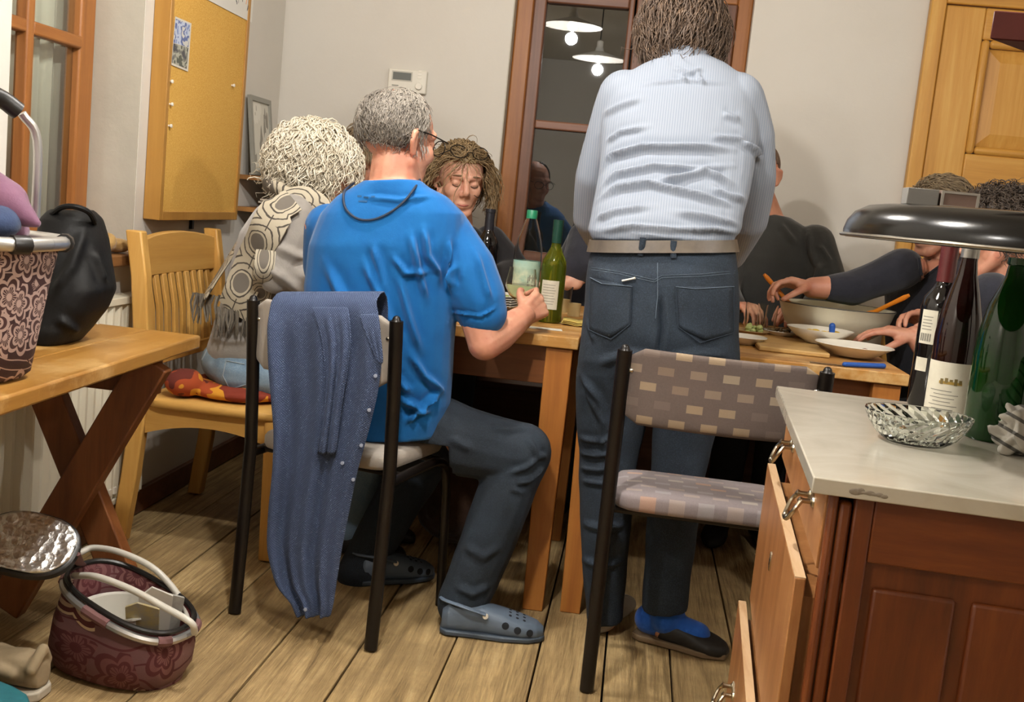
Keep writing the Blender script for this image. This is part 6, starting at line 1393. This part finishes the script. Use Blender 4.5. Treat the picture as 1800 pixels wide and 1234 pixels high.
G_wine = glass('white_wine', (.86, .92, .72, 1), 0, 1.15); bm = B(); lathe(bm, [(.0, zb+.0065), (.01, zb+.0075), (.03, zb+.0225), (.0415, zb+.043), (.0425, zb+.05), (.0, zb+.05)], c, 32); obj('wine', bm, G_wine, gl)
def tumbler(px, py, h, r, label, Y=None):
    c = at(px, py, Z=TZ) if Y is None else at(px, py, Y=Y); c.z = Z0; g_ = thing('tumbler', c, label, 'glass'); bm = B(); lathe(bm, [(.0, .0), (r*.9, 0), (r, h), (r-.0018, h), (r*.9-.002, .006), (.0, .006)], c, 28); obj('glass_body', bm, G_clear, g_); return c
tumbler(990, 538, .08, .028, 'small empty tumbler between the wine bottle and the jeans', 3.76)
tumbler(1327, 566, .095, .036, 'clear tumbler behind the small plate of cucumber', 3.70); tumbler(1348, 560, .09, .034, 'second clear tumbler just behind the first by the white bowl', 3.79)
M_beige = plain('beige_beaker', '#a58f62', .5)
for (x, y, lb) in ((989, 548, 'left beige beaker beside the yellow napkins'), (1008, 556, 'right beige beaker beside the yellow napkins')):
    c = at(x, y, Z=TZ); c.z = Z0; bm = B(); lathe(bm, [(.0, .0), (.02, 0), (.021, .042), (.0185, .042), (.0175, .006), (.0, .006)], c, 24); tag(obj('beaker', bm, M_beige), lb, 'cup')
M_nap = plain('yellow_napkin', '#c0a95a', .9, var='#ab9448', vs=30)
nb = at(1015, 572, Z=TZ)
for k in range(3):
    M_ = Matrix.Translation((nb.x, nb.y+.01, Z0+.0006+.0042*k)) @ Matrix.Rotation(-.06+.05*k, 4, 'Z'); bm = B(); rings(bm, [[M_ @ V((x, y, z+.004*abs(math.sin(x*40)))) for y, z in ((-.05, 0), (.05, 0), (.05, .0025), (-.05, .0025))] for x in np.linspace(-.045, .045, 9)]); tag(obj('napkin', bm, M_nap, sharp=180), ['bottom', 'middle', 'top'][k]+' yellow paper napkin of the small pile beside the beakers', 'napkin', 'yellow napkins')
pl_ = at(950, 578, Z=TZ); bm = B(); M_ = Matrix.Translation((pl_.x, pl_.y+.005, Z0)) @ Matrix.Rotation(.15, 4, 'Z'); box(bm, (-.07, -.02, 0), (.06, .025, .0012), M_); tag(obj('paper_sheet', bm, M_paper, smooth=False), 'small white paper sheet at the near table edge under the hand', 'paper')
def plate(c, r, label, h=.02, well=.6, m=None, name='plate', cat='plate'):
    t_ = thing(name, c, label, cat); bm = B(); lathe(bm, [(.0, .0), (r*well, 0), (r*.97, h), (r, h+.0015), (r*.985, h+.003), (r*well*.95, .0045), (.0, .004)], c, 44); obj('dish', bm, m or M_white, t_); return t_
for k in range(5):
    plate(V((at(842, 540, Z=TZ).x, 3.50, Z0+.0075*k)), .125, ['bottom', 'second', 'third', 'fourth', 'topmost'][k]+' white plate of the stack beside the dark wine bottle', .018)
c = V((at(842, 540, Z=TZ).x+.07, 3.46, Z0+.0075*4+.012)); bm = B()
for k in range(6): ell(bm, c+V((random.uniform(-.03, .03), random.uniform(-.03, .03), .006)), (.012, .009, .006), n=10)
o = tag(obj('salad_leaves', bm, plain('salad_green', '#7f8c3a', .6)), 'few green salad leaves left on the top plate', 'salad'); o['kind'] = 'stuff'
# right table
cb = V((at(1468, 560, Y=3.66).x, 3.66, Z0)); rz = at(1468, 537, Y=3.66).z-Z0; wbw = thing('serving_bowl', cb, 'big cream serving bowl in front of the guest holding orange servers', 'bowl')
rr_ = .183; bm = B(); lathe(bm, [(.0, .004), (.075, 0), (.08, .006), (.115, .02), (.156, .05), (.172, .085), (rr_-.003, rz-.006), (rr_, rz-.003), (rr_, rz), (rr_-.005, rz), (.167, .085), (.148, .05), (.1, .02), (.0, .012)], cb, 64); obj('bowl_body', bm, plain('cream_enamel', '#cfc8b0', .28), wbw)
bm = B(); tube(bm, [cb+V(((rr_-.001)*math.cos(a), (rr_-.001)*math.sin(a), rz)) for a in [2*math.pi*k/64 for k in range(65)]], .0022, 6); obj('rim', bm, plain('dark_rim', '#4d4840', .4), wbw)
bm = B(); g9 = np.random.default_rng(9)
for k in range(60): a = g9.uniform(0, 6.28); q = g9.uniform(0, .13); ell(bm, cb+V((q*math.cos(a), q*math.sin(a), .072+g9.uniform(0, .02))), (g9.uniform(.012, .026), g9.uniform(.01, .02), .006), Matrix.Rotation(g9.uniform(0, 3), 3, 'Z') @ Matrix.Rotation(g9.uniform(-.6, .6), 3, 'X'), 8)
lathe(bm, [(.0, .03), (.13, .05), (.145, .07), (.0, .078)], cb, 24); o = tag(obj('salad', bm, plain('green_salad', '#5f7a2c', .6, var='#8a9a45', vs=40)), 'leafy green salad filling the big cream serving bowl', 'salad'); o['kind'] = 'stuff'
M_oran = plain('orange_server_plastic', '#d07a1a', .4)
def server(a, b, lb, wd=.022):
    d = b-a; bm = B(); s_ = (V((0, 0, 1))-d.normalized()*d.normalized().z); x = d.cross(V((0, -1, .3))).normalized(); R = []
    for u, k in ((0, .45), (.08, .7), (.35, .6), (.6, .6), (.72, 1.1), (.86, 1.35), (.96, 1.0), (1, .4)):
        c = a+d*u; z = d.cross(x).normalized(); R.append([c+x*(wd/2*k*math.cos(t_))+z*(.004*math.sin(t_)) for t_ in [2*math.pi*j/12 for j in range(12)]])
    rings(bm, R); tag(obj('salad_server', bm, M_oran), lb, 'cutlery')
server(at(1343, 482, Y=3.60), at(1412, 562, Y=3.64), 'orange salad server in the hand reaching over the left of the bowl'); server(at(1598, 519, Y=3.48), at(1500, 566, Y=3.62), 'orange salad server in the hand at the right of the bowl')
c = V((at(1441, 600, Y=3.38).x, 3.40, Z0+.0145))
M_board = wood('serving_board', [(.3, '#a9834a'), (.6, '#c19d62'), (.8, '#cdac74')], 0, 9, .06)
bd_ = thing('cutting_board', (at(1385, 612, Z=TZ).x, 3.2, Z0), 'pale wooden board under the shallow bowls at the near table edge', 'board')
q0_, q1_ = at(1338, 622, Z=TZ), at(1455, 628, Z=TZ); obj('board', box(B(), (q0_.x, 3.14, Z0), (q1_.x, 3.47, Z0+.014)), M_board, bd_, bev=.004)
fbw = thing('shallow_bowl', c, 'shallow cream bowl on the wooden board before the serving bowl', 'bowl')
bm = B(); lathe(bm, [(.0, .0), (.035, 0), (.04, .004), (.075, .022), (.097, .042), (.0985, .045), (.095, .045), (.07, .025), (.0, .008)], c, 44); obj('bowl_body', bm, M_white, fbw)
bm = B()
for k in range(5): ell(bm, c+V((-.03+.02*k, .02*math.sin(k*2), .034)), (.014, .01, .007), n=10)
o = tag(obj('food_leftovers', bm, plain('yellow_food', '#c9a63a', .6)), 'yellow food scraps in the shallow bowl', 'food'); o['kind'] = 'stuff'
hd, hd2 = at(1463, 573, Y=c.y-.01), at(1461, 604, Y=c.y-.01)
ut = thing('knife', hd2, 'upright blue-handled knife standing in the shallow bowl', 'cutlery'); M_bh = plain('blue_handle', '#1d4fa0', .3)
bm = B(); cap(bm, hd, hd.lerp(hd2, .85), .0095, .0075); obj('handle', bm, M_bh, ut); bm = B(); cap(bm, hd.lerp(hd2, .85), V((hd2.x, hd2.y, c.z+.014)), .003, .002); obj('blade', bm, M_chrome, ut)
c = at(1500, 630, Z=TZ); c.z = Z0+.006; c.y += .01
np_ = plate(c, .11, 'white soup plate with a meat scrap at the near right table corner', .03, .5)
bm = B()
for k in range(5): ell(bm, c+V((.01+.008*k, -.02+.005*(k % 2), .013+.004*(k % 3))), (.01, .007, .006), n=10)
o = tag(obj('food_scrap', bm, plain('meat_scrap', '#7a4a34', .6)), 'brown meat scrap on the white soup plate', 'food')
o['kind'] = 'stuff'
a_, b2_ = at(1484, 645, Z=TZ), at(1552, 648, Z=TZ); kn2 = thing('knife', a_, 'blue-handled knife lying under the rim of the white soup plate', 'cutlery')
bm = B(); cap(bm, V((a_.x, a_.y, Z0+.0065)), V((b2_.x, b2_.y, Z0+.0065)), .0065, .0075); obj('handle', bm, M_bh, kn2); bm = B(); box(bm, (a_.x-.09, a_.y-.006, Z0+.002), (a_.x, a_.y+.006, Z0+.0035)); obj('blade', bm, M_chrome, kn2)
c = at(1318, 588, Z=TZ); c.z = Z0; plate(c, .06, 'small plate of cucumber pieces in front of the tumblers', .012, .7, plain('wood_plate', '#a3865a', .5))
g4 = np.random.default_rng(4); bm = B()
for k in range(16): q = V((g4.uniform(-.035, .035), g4.uniform(-.03, .03), .008+.012*(k > 8)+g4.uniform(0, .008))); ell(bm, c+q, (.011, .008, .008), Matrix.Rotation(g4.uniform(0, 3), 3, 'Z'), 8)
o = tag(obj('cucumber_pieces', bm, plain('cucumber', '#9fae5a', .45, var='#c4cc8c', vs=60)), 'pale green cucumber pieces heaped on the small plate', 'food'); o['kind'] = 'stuff'
c = at(1360, 588, Z=TZ); c.z = Z0; c.x += .02; plate(c, .055, 'small plate of brown leftovers beside the big serving bowl', .012, .7); bm = B()
for k in range(14): ell(bm, c+V((g4.uniform(-.035, .035), g4.uniform(-.03, .03), .009+g4.uniform(0, .012))), (.012, .008, .005), Matrix.Rotation(g4.uniform(0, 3), 3, 'Z'), 8)
o = tag(obj('leftovers', bm, plain('brown_leftovers', '#5b4630', .7, var='#7c6a48', vs=50)), 'brown leafy leftovers on the small plate by the serving bowl', 'food'); o['kind'] = 'stuff'
c = at(1306, 606, Z=TZ); c.z = Z0; c.y += .02; plate(c, .07, 'white saucer half hidden behind the standing man in jeans', .022, .5)

import OpenImageIO as o,numpy as np,sys
b=o.ImageBuf('/workdir/render_main.png');a=b.get_pixels(o.FLOAT)[...,:3]*255
k=1024/1800
for n,(x,y) in dict(wall_l=(600,60),wall_m=(860,250),wall_r=(1450,200),wallside=(250,300),cork=(360,250),door=(1690,200),shirt_top=(1180,170),shirt_mid=(1180,330),blue=(680,450),bluehi=(640,370),jeans1=(830,770),floor=(900,1200),floor2=(700,1180),stone=(1480,720),side=(1550,930),draped=(560,760),seat=(1200,880),pad=(1250,700),tabletop=(250,590),chair=(290,470),white=(545,270),radiat=(150,800)).items():
    X,Y=int(x*k),int(y*k);print(n,a[Y-3:Y+4,X-3:X+4].mean((0,1)).round().astype(int))
